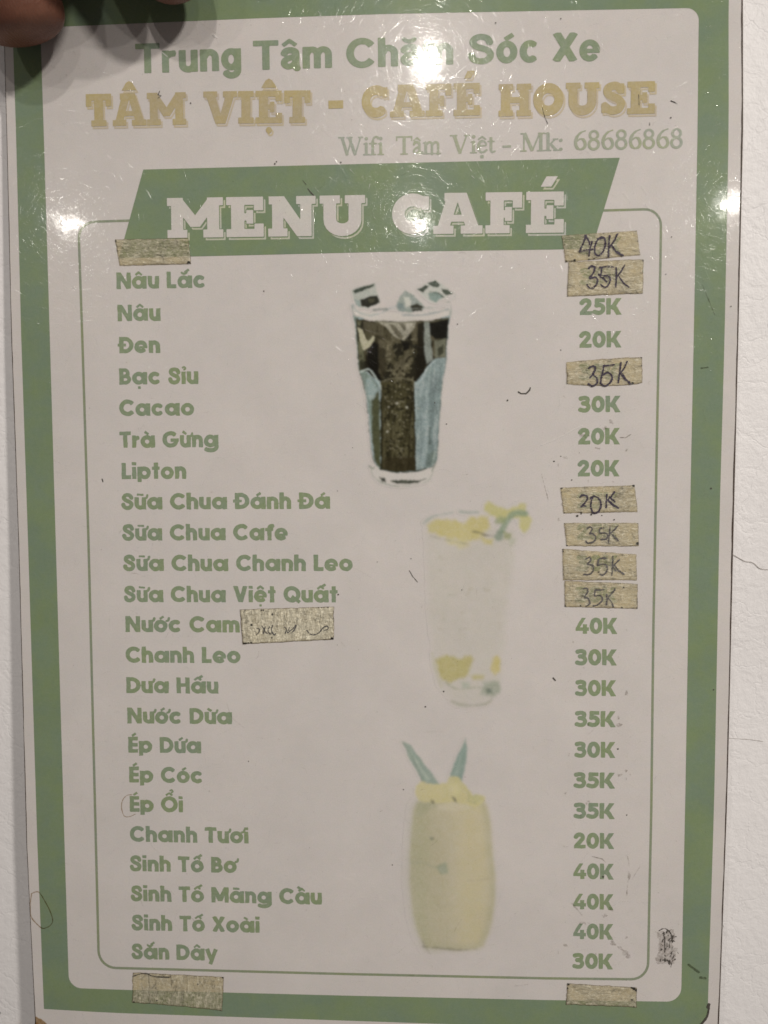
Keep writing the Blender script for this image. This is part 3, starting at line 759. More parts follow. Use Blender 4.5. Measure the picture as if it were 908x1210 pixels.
prices = [('35K', 685, 300.5, 735), ('35K', 686, 336.5, 735), ('25K', 685.6, 372.2, 735), ('20K', 685.2, 410.9, 734.7), ('35K', 685, 449, 734), ('30K', 684.5, 487.3, 733.6), ('20K', 683.8, 525.2, 732.8), ('20K', 683.3, 563, 732.4),
          ('25K', 682.6, 601, 731.8), ('25K', 682.2, 638, 731.4), ('30K', 682, 675, 731), ('30K', 681, 712, 730), ('40K', 680.5, 748.9, 729.8), ('30K', 680.8, 786.1, 729.3), ('30K', 680.8, 822.4, 728.4), ('35K', 680.3, 858.9, 728), ('30K', 680, 895.2, 727.5),
          ('35K', 679, 931.3, 727.2), ('35K', 679, 967.3, 726.8), ('20K', 678.7, 1002.6, 726.1), ('40K', 677.8, 1038.7, 725.6), ('40K', 677.6, 1074.5, 725.2), ('40K', 677.6, 1109.7, 724.9), ('30K', 677.6, 1144.7, 724.7)]
for k, (t, x0, y, x1) in enumerate(prices):
    text_obj('item_price', t, price, x0, y, x1, 19.6 - 1.2 * k / 22, Z(1), M_TEXT, card, gap=.045, cell=.026, rough=.05)

# ------------------------------------------------------------------ printed pictures of three drinks
PAPER_SEEN = np.array(srgb(192, 184, 174))
def ss(x): x = np.clip(x, 0, 1); return x * x * (3 - 2 * x)
class Paint:
    def __init__(s, ox, oy, w, h, sc=4.32, cell=0.75):
        s.ox, s.oy, s.sc, s.cell = ox, oy, sc, cell
        s.nx = int(w / cell) + 1; s.ny = int(h / cell) + 1
        s.px, s.py = np.meshgrid(ox + cell * np.arange(s.nx), oy + cell * np.arange(s.ny))
        s.X = (s.px - ox) * sc; s.Y = (s.py - oy) * sc
        s.W1 = 5.0 * (fbm(s.X, s.Y, 34, 91) - .5) * 2 + 2.2 * (fbm(s.X, s.Y, 9, 93, 2) - .5) * 2
        s.C = np.ones((s.ny, s.nx, 3)); s.A = np.zeros((s.ny, s.nx))
    def ink(s, rgb): return np.array(srgb(*rgb)) / PAPER_SEEN
    def lay(s, shape, rgb, soft=7, op=1.0, rough=0.0, rs=30, seed=0, tex=0.0, ts=12):
        d = shape if isinstance(shape, np.ndarray) else (prim_d(s.X, s.Y, shape) if isinstance(shape, tuple) else sd_poly(s.X, s.Y, shape))
        if rough: d = d + rough * (fbm(s.X, s.Y, rs, seed) - .5) * 2
        if not isinstance(shape, np.ndarray):
            d = d + s.W1
        a = ss(.5 - d / (2 * soft)) * op
        if tex: a = a * np.clip(1 + tex * (fbm(s.X, s.Y, ts, seed + 3) - .5) * 2, 0, 1.3).clip(0, 1)
        c = s.ink(rgb)
        s.C = s.C * (1 - a[..., None]) + c * a[..., None]
        s.A = np.maximum(s.A, a)
    def build(s, name, parts, sub, z, label, fade=1.0, grain=.0, soft=1):
        for _ in range(soft):      # ink bleed of the faded ink-jet print
            for ax in (0, 1):
                s.C = (np.roll(s.C, 1, ax) + 2 * s.C + np.roll(s.C, -1, ax)) / 4
        lum = s.C.mean(-1, keepdims=True)
        s.C = lum + (s.C - lum) * (0.80 if fade == 1 else .86)
        s.C = 1 - (1 - s.C) * fade
        s.C = s.C * (1 - .45 * np.clip(1 - s.C.mean(-1, keepdims=True) / .45, 0, 1))
        if grain:
            g = (fbm(s.X, s.Y, 11, 51, 3) - .5) * 2 + .7 * (fbm(s.X, s.Y, 46, 57, 2) - .5) * 2
            s.C = s.C * (1 + grain * g[..., None] * np.clip((1 - s.C) * 2.2, 0, 1))
        keep = (np.abs(s.C - 1).max(-1) > .012)
        cellk = keep[:-1, :-1] | keep[1:, :-1] | keep[:-1, 1:] | keep[1:, 1:]
        lab = np.zeros(cellk.shape, int)
        cx = (s.X[:-1, :-1] + s.X[1:, 1:]) / 2; cy = (s.Y[:-1, :-1] + s.Y[1:, 1:]) / 2
        for k, (_, poly) in enumerate(parts):
            lab[(sd_poly(cx, cy, poly) < 0) & (lab == 0)] = k + 1
        u, v = uv(s.px, s.py)
        main = None
        for k in range(len(parts) + 1):
            jj, ii = np.nonzero(cellk & (lab == k))
            if len(jj) == 0: continue
            q = np.stack([jj * s.nx + ii, (jj + 1) * s.nx + ii, (jj + 1) * s.nx + ii + 1, jj * s.nx + ii + 1], 1)
            uq, inv = np.unique(q.ravel(), return_inverse=True)
            vs = np.stack([u.ravel()[uq], v.ravel()[uq], np.full(len(uq), z)], 1)
            nm = name if k == 0 else parts[k - 1][0]
            o = add(nm, vs.tolist(), inv.reshape(-1, 4).tolist(), M_IMG, card if k == 0 else main)
            at = o.data.color_attributes.new('ink', 'FLOAT_COLOR', 'POINT')
            cc = np.ones((len(uq), 4)); cc[:, :3] = s.C.reshape(-1, 3)[uq]
            at.data.foreach_set('color', cc.ravel())
            if k == 0: main = o; main['label'] = label
        return main

# iced coffee in a tall faceted glass
p = Paint(404, 320, 140, 262)
p.X = (p.px - 400) * 4.32; p.Y = (p.py - 310) * 4.32
body = [(78, 262), (92, 400), (103, 545), (118, 580), (136, 640), (152, 780), (166, 950), (184, 1025), (212, 1058), (300, 1078), (395, 1070), (470, 1048), (503, 1008), (516, 800), (528, 620), (548, 540), (556, 400), (572, 262), (440, 290), (200, 290)]
p.lay(body, (128, 148, 146), 5, .92)
p.lay([(80, 262), (100, 262), (125, 540), (205, 630), (215, 1055), (195, 1040), (160, 800), (140, 640), (108, 560)], (110, 128, 112), 6, .8)
p.lay([(170, 690), (208, 650), (216, 1054), (190, 1022), (172, 900)], (84, 86, 52), 8, .95, 4)
p.lay([(140, 600), (165, 590), (205, 650), (178, 700), (152, 700)], (150, 166, 160), 8, .8)
p.lay([(90, 290), (565, 285), (556, 400), (545, 485), (495, 492), (455, 530), (440, 572), (398, 612), (215, 612), (150, 560), (108, 548), (97, 420)], (66, 60, 36), 5, 1, 3)
p.lay([(92, 300), (112, 300), (140, 545), (108, 545), (100, 420)], (120, 122, 88), 8, .8)
p.lay([(215, 600), (300, 588), (388, 605), (388, 700), (396, 1064), (300, 1070), (218, 1056)], (82, 77, 45), 4, 1, 3)
p.lay([(222, 330), (400, 330), (395, 600), (225, 600)], (92, 86, 58), 16, .75, 10)
up = sd_poly(p.X, p.Y, [(92, 300), (562, 295), (552, 400), (545, 480), (495, 488), (452, 530), (436, 572), (398, 606), (215, 606), (150, 556), (110, 540), (98, 420)])
mb = fbm(p.X + 30 * fbm(p.X, p.Y, 60, 2), p.Y * .6, 46, 41, 4)
p.lay(np.maximum(up, (mb - .46) * 160), (34, 31, 19), 7, .8)
p.lay(np.maximum(up, (.60 - mb) * 160), (110, 103, 76), 7, .6)
col_ = sd_poly(p.X, p.Y, [(224, 605), (384, 605), (390, 1058), (224, 1052)])
st_ = fbm(p.X * 3.2, p.Y * .35, 50, 43, 3)
p.lay(np.maximum(col_, (st_ - .44) * 120), (58, 53, 30), 9, .6)
p.lay(np.maximum(col_, (.58 - st_) * 120), (106, 100, 68), 9, .5)
dots = (fbm(p.X, p.Y, 15, 5, 3) - .62) * 60
p.lay(np.maximum(-dots, sd_poly(p.X, p.Y, [(228, 440), (392, 440), (378, 1050), (232, 1050)])), (48, 44, 24), 3, .85)
dots = (fbm(p.X, p.Y, 12, 15, 3) - .69) * 60
p.lay(np.maximum(-dots, sd_poly(p.X, p.Y, [(228, 330), (392, 330), (370, 1050), (240, 1050)])), (128, 122, 92), 3, .7)
p.lay([(150, 425), (178, 400), (208, 420), (206, 560), (232, 605), (200, 602), (160, 545), (142, 490)], (28, 25, 16), 6, .97, 5)
p.lay([(462, 312), (562, 292), (556, 385), (500, 395), (470, 370)], (26, 24, 15), 5, .97, 4)
p.lay([(402, 308), (440, 308), (438, 430), (450, 520), (430, 580), (396, 612), (392, 500), (405, 420)], (40, 35, 20), 5, .9, 6)
p.lay([(130, 300), (200, 300), (200, 340), (170, 400), (130, 350)], (98, 92, 66), 9, .8, 8, seed=3)
p.lay([(200, 430), (245, 440), (240, 590), (215, 560)], (60, 53, 33), 5, .8, 5)
p.lay([(330, 410), (365, 410), (362, 445), (335, 450)], (24, 22, 14), 4, .95, 3)
p.lay([(438, 300), (462, 300), (482, 480), (486, 500), (450, 520), (440, 440)], (132, 140, 128), 5, .85)
p.lay([(490, 400), (550, 392), (548, 480), (495, 490)], (120, 122, 98), 7, .85, 8)
p.lay([(505, 440), (535, 420), (540, 460), (512, 478)], (60, 62, 42), 4, .8, 6)
p.lay([(98, 330), (122, 345), (142, 395), (180, 380), (184, 400), (160, 436), (130, 448), (112, 400)], (176, 172, 138), 5, .9, 5)
p.lay([(130, 360), (150, 352), (172, 385), (150, 405)], (84, 80, 52), 4, .8)
p.lay([(205, 302), (400, 302), (392, 330), (330, 402), (280, 372), (240, 330)], (150, 146, 124), 5, .95, 3)
p.lay([(255, 312), (290, 318), (310, 350), (335, 380), (322, 396), (280, 355)], (98, 92, 68), 4, .8)
p.lay([(300, 308), (330, 308), (352, 345), (340, 352)], (84, 80, 58), 4, .7)
p.lay([(352, 310), (388, 308), (345, 352)], (178, 172, 152), 4, .7)
p.lay([(398, 612), (455, 536), (492, 494), (548, 486), (530, 620), (516, 800), (503, 1008), (470, 1048), (397, 1066)], (126, 143, 138), 5, .95)
p.lay([(425, 640), (455, 600), (462, 900), (440, 1040), (415, 1040)], (140, 156, 152), 14, .8)
p.lay([(480, 560), (520, 540), (505, 800), (488, 1000), (470, 900)], (108, 124, 120), 16, .7)
p.lay([(462, 840), (472, 840), (470, 930), (460, 930)], (84, 96, 84), 5, .8)
p.lay([(455, 980), (500, 960), (495, 1015), (450, 1050)], (104, 118, 98), 8, .7)
p.lay(('v', [(372, 660), (376, 740), (364, 830), (366, 940), (358, 1050)], 6), (52, 46, 26), 4, .9)
p.lay(('v', [(216, 640), (222, 800), (220, 1055)], 9), (48, 46, 28), 4, .8)
p.lay(('v', [(385, 690), (392, 860), (392, 1060)], 7), (60, 56, 34), 4, .7)
p.lay(('v', cr([(222, 608), (300, 590), (380, 604), (386, 640)]), 7), (128, 122, 92), 4, .6)
p.lay(('v', cr([(112, 560), (160, 548), (205, 612), (218, 650)]), 9), (172, 186, 176), 4, .75)
p.lay(('v', cr([(395, 625), (430, 590), (455, 540), (500, 498)]), 6), (168, 186, 182), 4, .7)
p.lay([(235, 995), (395, 995), (395, 1066), (300, 1072), (232, 1058)], (62, 54, 30), 9, .8, 5)
for (a, b) in ((258, 738), (350, 740), (412, 745), (250, 865), (300, 720)):
    p.lay(('c', a, b, 5), (168, 166, 146), 5, .8)
p.lay([(76, 232), (150, 256), (300, 262), (480, 250), (574, 222), (574, 268), (470, 296), (300, 302), (160, 296), (78, 268)], (194, 187, 174), 5, .97)
p.lay(('v', cr([(76, 215), (90, 245), (150, 268), (210, 262), (262, 235), (300, 222)]), 8), (150, 162, 156), 5, .6)
p.lay(('v', cr([(330, 268), (420, 270), (500, 256), (560, 238)]), 9), (128, 142, 140), 6, .6)
p.lay(('v', cr([(180, 244), (215, 240), (250, 240)]), 10), (88, 102, 96), 6, .7)
p.lay(('v', cr([(190, 300), (300, 306), (460, 302), (560, 286)]), 5), (110, 112, 88), 4, .7)
st_ = fbm(p.X * 3.0 + p.Y * .25, p.Y * .3, 44, 47, 3)
fc = sd_poly(p.X, p.Y, [(400, 618), (458, 542), (494, 500), (544, 492), (526, 620), (512, 800), (498, 1004), (466, 1040), (400, 1060)])
p.lay(np.maximum(fc, (st_ - .43) * 130), (104, 122, 118), 10, .55)
p.lay(np.maximum(fc, (.57 - st_) * 130), (152, 166, 160), 10, .5)
# dark contour of the glass, broken
p.lay(('v', cr([(82, 290), (94, 420), (106, 548), (132, 640), (150, 790), (164, 950), (184, 1024), (216, 1056)]), 4), (84, 92, 74), 4, .6)
p.lay(('v', cr([(566, 292), (556, 400), (548, 520), (528, 640), (516, 800), (502, 1008), (468, 1048)]), 5), (98, 112, 102), 5, .6)
p.lay(('v', cr([(216, 1056), (300, 1074), (396, 1066), (466, 1048)]), 5), (70, 72, 50), 4, .7)
# cubes above the rim
p.lay([(68, 142), (118, 120), (190, 104), (196, 140), (218, 208), (150, 238), (112, 232), (84, 196)], (168, 172, 158), 4, .9)
p.lay([(74, 146), (120, 122), (186, 108), (186, 124), (130, 146), (84, 158)], (66, 78, 62), 5, .95, 4)
p.lay([(112, 190), (150, 178), (200, 164), (216, 206), (150, 234), (118, 222)], (44, 44, 30), 5, .97, 4)
p.lay([(150, 190), (185, 180), (190, 200), (160, 210)], (92, 90, 62), 5, .8, 5)
p.lay([(84, 190), (108, 192), (112, 230), (90, 214)], (128, 148, 140), 6, .8)
p.lay([(344, 140), (384, 172), (440, 226), (428, 248), (370, 254), (305, 246), (296, 216), (318, 170)], (142, 152, 140), 4, .92, 3)
p.lay([(335, 176), (362, 182), (372, 220), (345, 226)], (196, 194, 178), 7, .85)
p.lay([(368, 222), (400, 214), (434, 226), (424, 248), (380, 250)], (58, 56, 36), 5, .95, 4)
p.lay([(304, 206), (330, 212), (342, 244), (306, 246)], (110, 130, 126), 7, .8)
p.lay([(404, 136), (440, 112), (494, 88), (540, 116), (588, 156), (545, 178), (494, 212), (462, 196), (430, 168)], (178, 180, 166), 4, .85)
p.lay([(408, 138), (444, 114), (462, 122), (432, 154)], (58, 72, 54), 4, .93, 3)
p.lay([(458, 106), (494, 90), (524, 114), (506, 130), (478, 120)], (70, 84, 66), 4, .93, 4)
p.lay([(526, 132), (560, 138), (586, 156), (556, 170), (530, 150)], (62, 76, 58), 4, .9, 3)
p.lay([(462, 158), (498, 146), (534, 170), (498, 208), (468, 188)], (118, 140, 128), 5, .9, 3)
p.lay(('v', [(470, 150), (515, 158), (536, 176)], 6), (70, 84, 66), 4, .7)
p.lay(('v', cr([(575, 190), (592, 175), (596, 150)]), 5), (150, 160, 146), 5, .5)
p.lay([(540, 200), (575, 196), (578, 208), (550, 208)], (140, 148, 130), 5, .6)
p.lay(('v', cr([(72, 222), (74, 250), (78, 275)]), 7), (128, 140, 130), 6, .7)
p.lay(('v', cr([(576, 218), (574, 250), (570, 280)]), 7), (138, 150, 140), 6, .6)
p.lay(('v', cr([(84, 226), (200, 236), (320, 238), (470, 232), (566, 216)]), 4), (150, 156, 144), 5, .5)
# foot of the glass
p.lay([(160, 1040), (210, 1062), (300, 1082), (400, 1078), (490, 1050), (486, 1090), (440, 1130), (300, 1140), (215, 1120), (166, 1075)], (192, 186, 174), 6, .8)
p.lay(('v', cr([(158, 1040), (176, 1052), (186, 1044)]), 9), (120, 130, 116), 5, .7)
p.lay(('v', cr([(490, 1038), (484, 1052), (478, 1068)]), 7), (110, 120, 104), 5, .7)
p.lay(('v', cr([(166, 1052), (178, 1090), (222, 1124), (300, 1142), (400, 1136), (460, 1112), (484, 1068)]), 5), (140, 148, 132), 6, .6)
p.lay([(210, 1096), (238, 1102), (240, 1120), (222, 1116)], (60, 66, 52), 5, .9)
p.lay([(268, 1116), (300, 1110), (400, 1110), (446, 1104), (410, 1128), (360, 1132), (300, 1130)], (66, 74, 56), 5, .9, 4)
p.build('printed_drink', [('ice_cube', [(64, 142), (118, 114), (196, 98), (224, 212), (150, 244), (80, 200)]), ('ice_cube', [(344, 132), (446, 226), (430, 254), (300, 254), (290, 214)]), ('ice_cube', [(398, 134), (494, 82), (596, 156), (494, 218), (425, 176)]),
                          ('glass_rim', [(70, 228), (574, 215), (578, 270), (470, 300), (300, 306), (160, 300), (74, 272)]), ('coffee', [(84, 290), (568, 285), (556, 480), (495, 492), (440, 572), (398, 612), (396, 1070), (216, 1060), (215, 625), (150, 560), (105, 548)]),
                          ('glass_foot', [(150, 1076), (500, 1060), (500, 1150), (150, 1150)])], True, Z(2), 'printed picture of iced black coffee in a tall faceted glass', grain=.22, soft=2)

# pale drink with yellow fruit
p = Paint(492, 586, 145, 258)
p.X = (p.px - 480) * 4.32; p.Y = (p.py - 570) * 4.32
p.lay([(100, 200), (560, 240), (545, 420), (510, 700), (480, 1050), (400, 1130), (250, 1130), (165, 1030), (120, 700), (105, 400)], (184, 178, 162), 26, .75)
Y1, Y2 = (186, 174, 96), (172, 162, 84)
p.lay([(106, 220), (150, 186), (250, 186), (290, 214), (330, 176), (415, 176), (424, 236), (360, 296), (290, 300), (210, 282), (120, 256)], Y1, 14, .92, 14, tex=.25)
p.lay([(205, 292), (320, 290), (330, 330), (280, 340), (220, 312)], (192, 182, 118), 12, .7, 10)
p.lay([(390, 285), (450, 285), (440, 320), (400, 318)], Y1, 10, .8, 8)
p.lay([(392, 112), (420, 92), (520, 140), (580, 108), (622, 112), (612, 150), (648, 200), (606, 258), (576, 232), (580, 180), (530, 190), (480, 198), (440, 170), (400, 146)], (182, 176, 98), 9, .9, 12, seed=4)
p.lay(('v', cr([(492, 240), (520, 190), (556, 158), (612, 160)]), 32), (118, 142, 108), 7, .85)
p.lay([(450, 200), (480, 172), (520, 180), (500, 216), (460, 212)], (130, 144, 92), 8, .8, 8)
p.lay([(446, 280), (470, 240), (500, 250), (490, 292), (462, 300)], (112, 134, 108), 7, .85, 6)
p.lay([(500, 252), (540, 262), (536, 290), (506, 290)], (140, 146, 92), 6, .85, 6)
p.lay([(530, 285), (562, 290), (540, 330), (526, 310)], (166, 170, 142), 12, .7)
p.lay(('v', cr([(92, 206), (140, 174), (236, 154)]), 12), (150, 160, 146), 5, .8)
p.lay(('v', cr([(276, 150), (320, 155), (368, 152)]), 13), (148, 158, 144), 5, .8)
p.lay(('v', cr([(126, 275), (200, 292), (250, 302), (320, 318)]), 4), (130, 130, 96), 3, .8)
p.lay(('v', cr([(340, 250), (380, 258), (405, 270), (450, 272)]), 5), (92, 88, 50), 3, .9)
p.lay([(150, 905), (200, 884), (290, 900), (330, 878), (346, 900), (322, 950), (318, 985), (400, 985), (396, 1002), (340, 1006), (326, 985), (210, 1025), (170, 990)], Y2, 11, .92, 10, tex=.2)
p.lay([(446, 900), (470, 884), (488, 905), (480, 960), (456, 986), (436, 960)], (186, 172, 92), 9, .9, 6)
p.lay(('v', cr([(134, 870), (150, 960), (180, 1040)]), 12), (172, 168, 132), 8, .6)
p.lay(('v', cr([(205, 1025), (260, 1054), (330, 1050), (376, 1046)]), 5), (142, 146, 116), 4, .8)
p.lay([(280, 1020), (325, 1020), (325, 1048), (285, 1050)], (160, 168, 146), 9, .8)
p.lay([(400, 1020), (480, 1010), (480, 1075), (440, 1090), (380, 1086)], (140, 150, 126), 12, .75, 8)
p.lay([(408, 1052), (434, 1052), (438, 1074), (412, 1082)], (88, 106, 88), 7, .8)
p.lay(('v', cr([(230, 1118), (300, 1138), (400, 1134), (436, 1110)]), 12), (152, 152, 128), 8, .75)
for k in range(16):
    a, b = rng.uniform(140, 540), rng.uniform(360, 1010)
    p.lay(('v', cr([(a, b), (a + rng.uniform(-12, 16), b + rng.uniform(2, 14)), (a + rng.uniform(-5, 36), b + rng.uniform(-5, 26))]), 5), (158, 152, 126), 4, .55)
p.build('printed_drink', [('fruit_garnish', [(380, 80), (660, 80), (660, 330), (440, 330), (440, 200), (380, 160)]), ('fruit_topping', [(80, 165), (430, 165), (440, 340), (80, 340)]), ('fruit_pieces', [(130, 860), (500, 860), (500, 1010), (330, 1016), (150, 1035)])], True, Z(2), 'faded printed picture of a pale drink with yellow fruit', fade=.86, grain=.14, soft=5)

# smoothie in a rounded tumbler with two leaves
p = Paint(470, 864, 126, 264)
p.X = (p.px - 460) * 4.32; p.Y = (p.py - 860) * 4.32
d = sd_poly(p.X, p.Y, [(128, 410), (150, 380), (480, 372), (498, 400), (515, 480), (525, 620), (542, 760), (540, 880), (520, 1010), (482, 1112), (440, 1130), (320, 1134), (190, 1122), (150, 1050), (122, 940), (108, 800), (108, 640), (118, 500)])
p.lay(d, (182, 173, 134), 10, .95)
p.lay(np.maximum(d + 6, (p.X - 210) / 1.6), (152, 153, 108), 60, .7)
p.lay(np.maximum(d + 14, np.abs(p.X - 255) / 1.4 - 36), (164, 156, 116), 60, .4)
p.lay(np.maximum(d + 8, np.abs(p.X - 430) / 1.4 - 56), (190, 178, 128), 38, .7)
p.lay([(240, 710), (290, 682), (304, 745), (262, 752)], (138, 150, 118), 8, .8, 6)
p.lay(('v', cr([(108, 690), (180, 690), (230, 712), (290, 690)]), 6), (146, 150, 112), 5, .7)
p.lay(np.maximum(-(d + 26), d), (158, 156, 116), 22, .5)
p.lay(('v', cr([(248, 908), (280, 914), (318, 896)]), 6), (150, 146, 108), 8, .35)
p.lay(('v', cr([(400, 780), (460, 778), (520, 770)]), 5), (160, 152, 110), 5, .5)
p.lay([(208, 560), (228, 556), (232, 570), (214, 574)], (96, 104, 76), 5, .8)
p.lay([(140, 380), (215, 372), (236, 400), (160, 450), (138, 440)], (150, 152, 110), 14, .6, 6)
p.lay([(68, 68), (110, 92), (170, 170), (222, 236), (262, 292), (176, 282), (140, 220), (100, 150)], (122, 146, 128), 5, .95, 2)
p.lay(('v', [(84, 92), (140, 172), (196, 262)], [3, 8, 14]), (162, 176, 156), 5, .7)
p.lay(('v', [(72, 74), (120, 150), (170, 270)], 5), (88, 112, 96), 4, .6)
p.lay([(392, 52), (400, 100), (388, 190), (370, 280), (304, 270), (330, 190), (358, 120)], (112, 142, 126), 5, .95, 2)
p.lay(('v', [(388, 80), (362, 160), (336, 262)], [3, 8, 12]), (140, 162, 146), 5, .6)
p.lay([(136, 300), (160, 278), (230, 292), (290, 278), (310, 254), (350, 252), (380, 290), (415, 320), (430, 345), (488, 350), (490, 378), (440, 410), (400, 400), (360, 385), (290, 382), (230, 388), (150, 372), (134, 340)], (190, 180, 114), 6, .95, 8, tex=.2)
p.lay([(300, 290), (350, 280), (370, 330), (330, 350)], (200, 192, 128), 12, .7, 6)
p.lay([(400, 350), (440, 340), (480, 362), (440, 388)], (174, 172, 104), 8, .7, 6)
p.lay([(255, 392), (320, 378), (400, 390), (420, 410), (330, 424), (240, 420)], (194, 184, 148), 10, .7, 6)
p.lay([(210, 368), (228, 370), (236, 388), (220, 390)], (86, 86, 46), 5, .9)
p.lay([(322, 352), (340, 360), (350, 384), (334, 380)], (70, 72, 40), 5, .9)
p.lay(('v', cr([(400, 330), (412, 350), (405, 372), (440, 384)]), 6), (140, 146, 96), 5, .7)
p.lay(('v', cr([(172, 1118), (260, 1126), (360, 1134), (450, 1130)]), 6), (110, 108, 74), 4, .8)
p.lay(('v', cr([(170, 1085), (182, 1118), (200, 1140), (222, 1178)]), 6), (128, 124, 96), 5, .6)
p.lay(('v', cr([(452, 1174), (462, 1150), (470, 1128)]), 6), (150, 144, 118), 6, .5)
p.build('printed_drink', [('leaf', [(60, 50), (120, 80), (270, 296), (240, 292), (210, 288), (160, 276), (60, 100)]), ('leaf', [(400, 40), (410, 120), (372, 286), (350, 252), (312, 250), (298, 272), (330, 150)]),
                          ('fruit_topping', [(128, 278), (310, 240), (500, 345), (500, 400), (440, 415), (150, 392), (128, 380)])], True, Z(2), 'printed picture of a pale yellow smoothie with two leaves', fade=.80, grain=.10, soft=4)

# ------------------------------------------------------------------ grime on the card
M_GRIME = plain('brown_edge_grime', (0.055, 0.035, 0.025), .6)
M_SPECK = plain('black_speck', (0.075, 0.066, 0.056), .6)
def stain_mat(name, tint, patch=0.5, white=0.0):
    """a thin film of dirt: tints what lies under it, unevenly"""
    m, nt, b, out = mat_new(name)
    tc = nt.nodes.new('ShaderNodeTexCoord')
    tr = nt.nodes.new('ShaderNodeBsdfTransparent')
    nt.links.new(mixc(nt, ramp(nt, noise(nt, tc.outputs['Object'], 1100, 3, .65), .38, .62, 0, patch), tint, (1, 1, 1)), tr.inputs[0])
    b.inputs['Base Color'].default_value = (.8, .78, .76, 1); b.inputs['Roughness'].default_value = .4
    mx = nt.nodes.new('ShaderNodeMixShader'); mx.inputs[0].default_value = white
    nt.links.new(tr.outputs[0], mx.inputs[1]); nt.links.new(b.outputs[0], mx.inputs[2]); nt.links.new(mx.outputs[0], out.inputs[0])
    return m
M_SMUDGE = stain_mat('grey_smudge', (0.60, 0.585, 0.56), 0.6)
M_RUB = stain_mat('faint_grey_rub', (0.76, 0.745, 0.73), 0.8)
M_RING = stain_mat('brown_ring_stain', (0.60, 0.50, 0.38), 0.4)
M_STAIN = stain_mat('ochre_stain', (0.62, 0.48, 0.30), 0.35)
M_PALE = stain_mat('pale_scratch_glint', (1, 1, 1), 0.0, .55)  # white mixed in stands for the glint of scratches

def edge_line(side, w0, w1, off, seed, frac=(0, 1)):
    pts = [polyat(side, frac[0] + (frac[1] - frac[0]) * i / 400) for i in range(401)]
    A, B = [], []
    for i, (x, y) in enumerate(pts):
        nz = float(fbm(np.array([[i * 1.0]]), np.array([[seed * 9.1]]), 22, seed)[0, 0]); nf = float(fbm(np.array([[i * 1.0]]), np.array([[seed * 3.3]]), 5, seed + 4)[0, 0])
        w = w0 + (w1 - w0) * nz * 1.4 * (.55 + nf)
        sgn = 1 if side is cL else -1
        A.append((x + sgn * off, y)); B.append((x + sgn * (off + max(.12, w)), y))
    return strip('edge_grime', A, B, Z(3), M_GRIME, False)
edge_line(cL, .15, .9, .35, 2)
edge_line(cR, .5, 1.7, .9, 5)

def marks(name, prims, mat, z=Z(6), rough=.6, sc=5, seed=1, cell=.35):
    x0, y0, c, Fm = field([[q] for q in prims], cell, 1.5)
    xx, yy = np.meshgrid(np.arange(Fm.shape[1]) * c, np.arange(Fm.shape[0]) * c)
    Fm = Fm - rough * (fbm(xx, yy, sc, seed) - .45) * 2
    P, fs = march(x0, y0, c, Fm)
    u, v = uv(P[:, 0], P[:, 1])
    if not fs: return None
    o = add(name, [(a, b, z) for a, b in zip(u, v)], [f[::-1] for f in fs], mat, card)
    return tag(o, kind='stuff')
# black specks, as seen
sp = [(541, 383, .8), (528, 501, .7), (514, 476, .6), (417, 529, .6), (600, 473, 1.0), (225.5, 121.8, .9), (400, 702.5, 1.0), (399, 762, .5), (312, 344, .8), (294, 899.5, .6), (730.5, 885, 1.1), (840.5, 577, 1.1), (875, 417, .0), (793, 139, .8), (663, 22, .9), (586, 27, .8), (794, 280, .8), (787, 324, .6), (864, 362, .9), (820, 0, .0),
      (399, 580, .8), (446, 664, .5), (503, 835, 1.1), (524.5, 817, 1.0), (146, 925, .5), (477, 933, .8), (464, 1022, .8), (741, 963, .7), (843.5, 815, .8), (403, 192, 1.0), (325, 193.5, 1.0), (327, 191, .8), (209.5, 1177, .0), (663, 413.5, .7), (556, 592, .5), (655, 545, .9), (663, 539, .6), (676, 567, .7), (649, 550, .5), (645, 565, .4), (685, 535, .4), (682.5, 609.5, 1.3), (687, 607, .9), (699, 608, 1.1), (711.5, 609, .8), (726, 614, .9),
      (713, 1036, 1.2), (372, 250, .0), (380, 254, .0), (486, 660, .7), (546, 697, .7), (641, 300, .0)]
pr = [('c', x, y, r * .95) for x, y, r in sp if r]
pr += [('v', [(793, 119), (797, 120.5), (801, 123)], [.9, 1.4, .4]), ('v', [(189, 107.5), (187, 112), (191, 113), (187, 116)], [.7, 1.0, .6, .8]), ('v', [(364, 223), (368, 228), (371, 231)], [.8, 1.3, .8]), ('v', [(358, 213), (362, 218)], .8), ('v', [(121, 566), (122, 569)], 1.3),
       ('v', [(613, 463), (616, 465), (622, 465), (626, 461), (627, 458)], [1.8, 1.3, 1.7, 1.9, 1.2]), ('v', [(654, 801), (656.5, 804)], 1.5), ('v', [(768, 145), (768, 148)], .8), ('v', [(641, 127), (644, 138), (648, 147)], [.4, .9, .3]), ('v', [(755, 112), (755.5, 124)], .7), ('v', [(484, 674), (488, 681), (494, 688)], [.4, .8, .4]), ('v', [(483, 1035), (490, 1037)], .0001)]
marks('dirt_specks', pr, M_SPECK, rough=.35, seed=2, cell=.3)
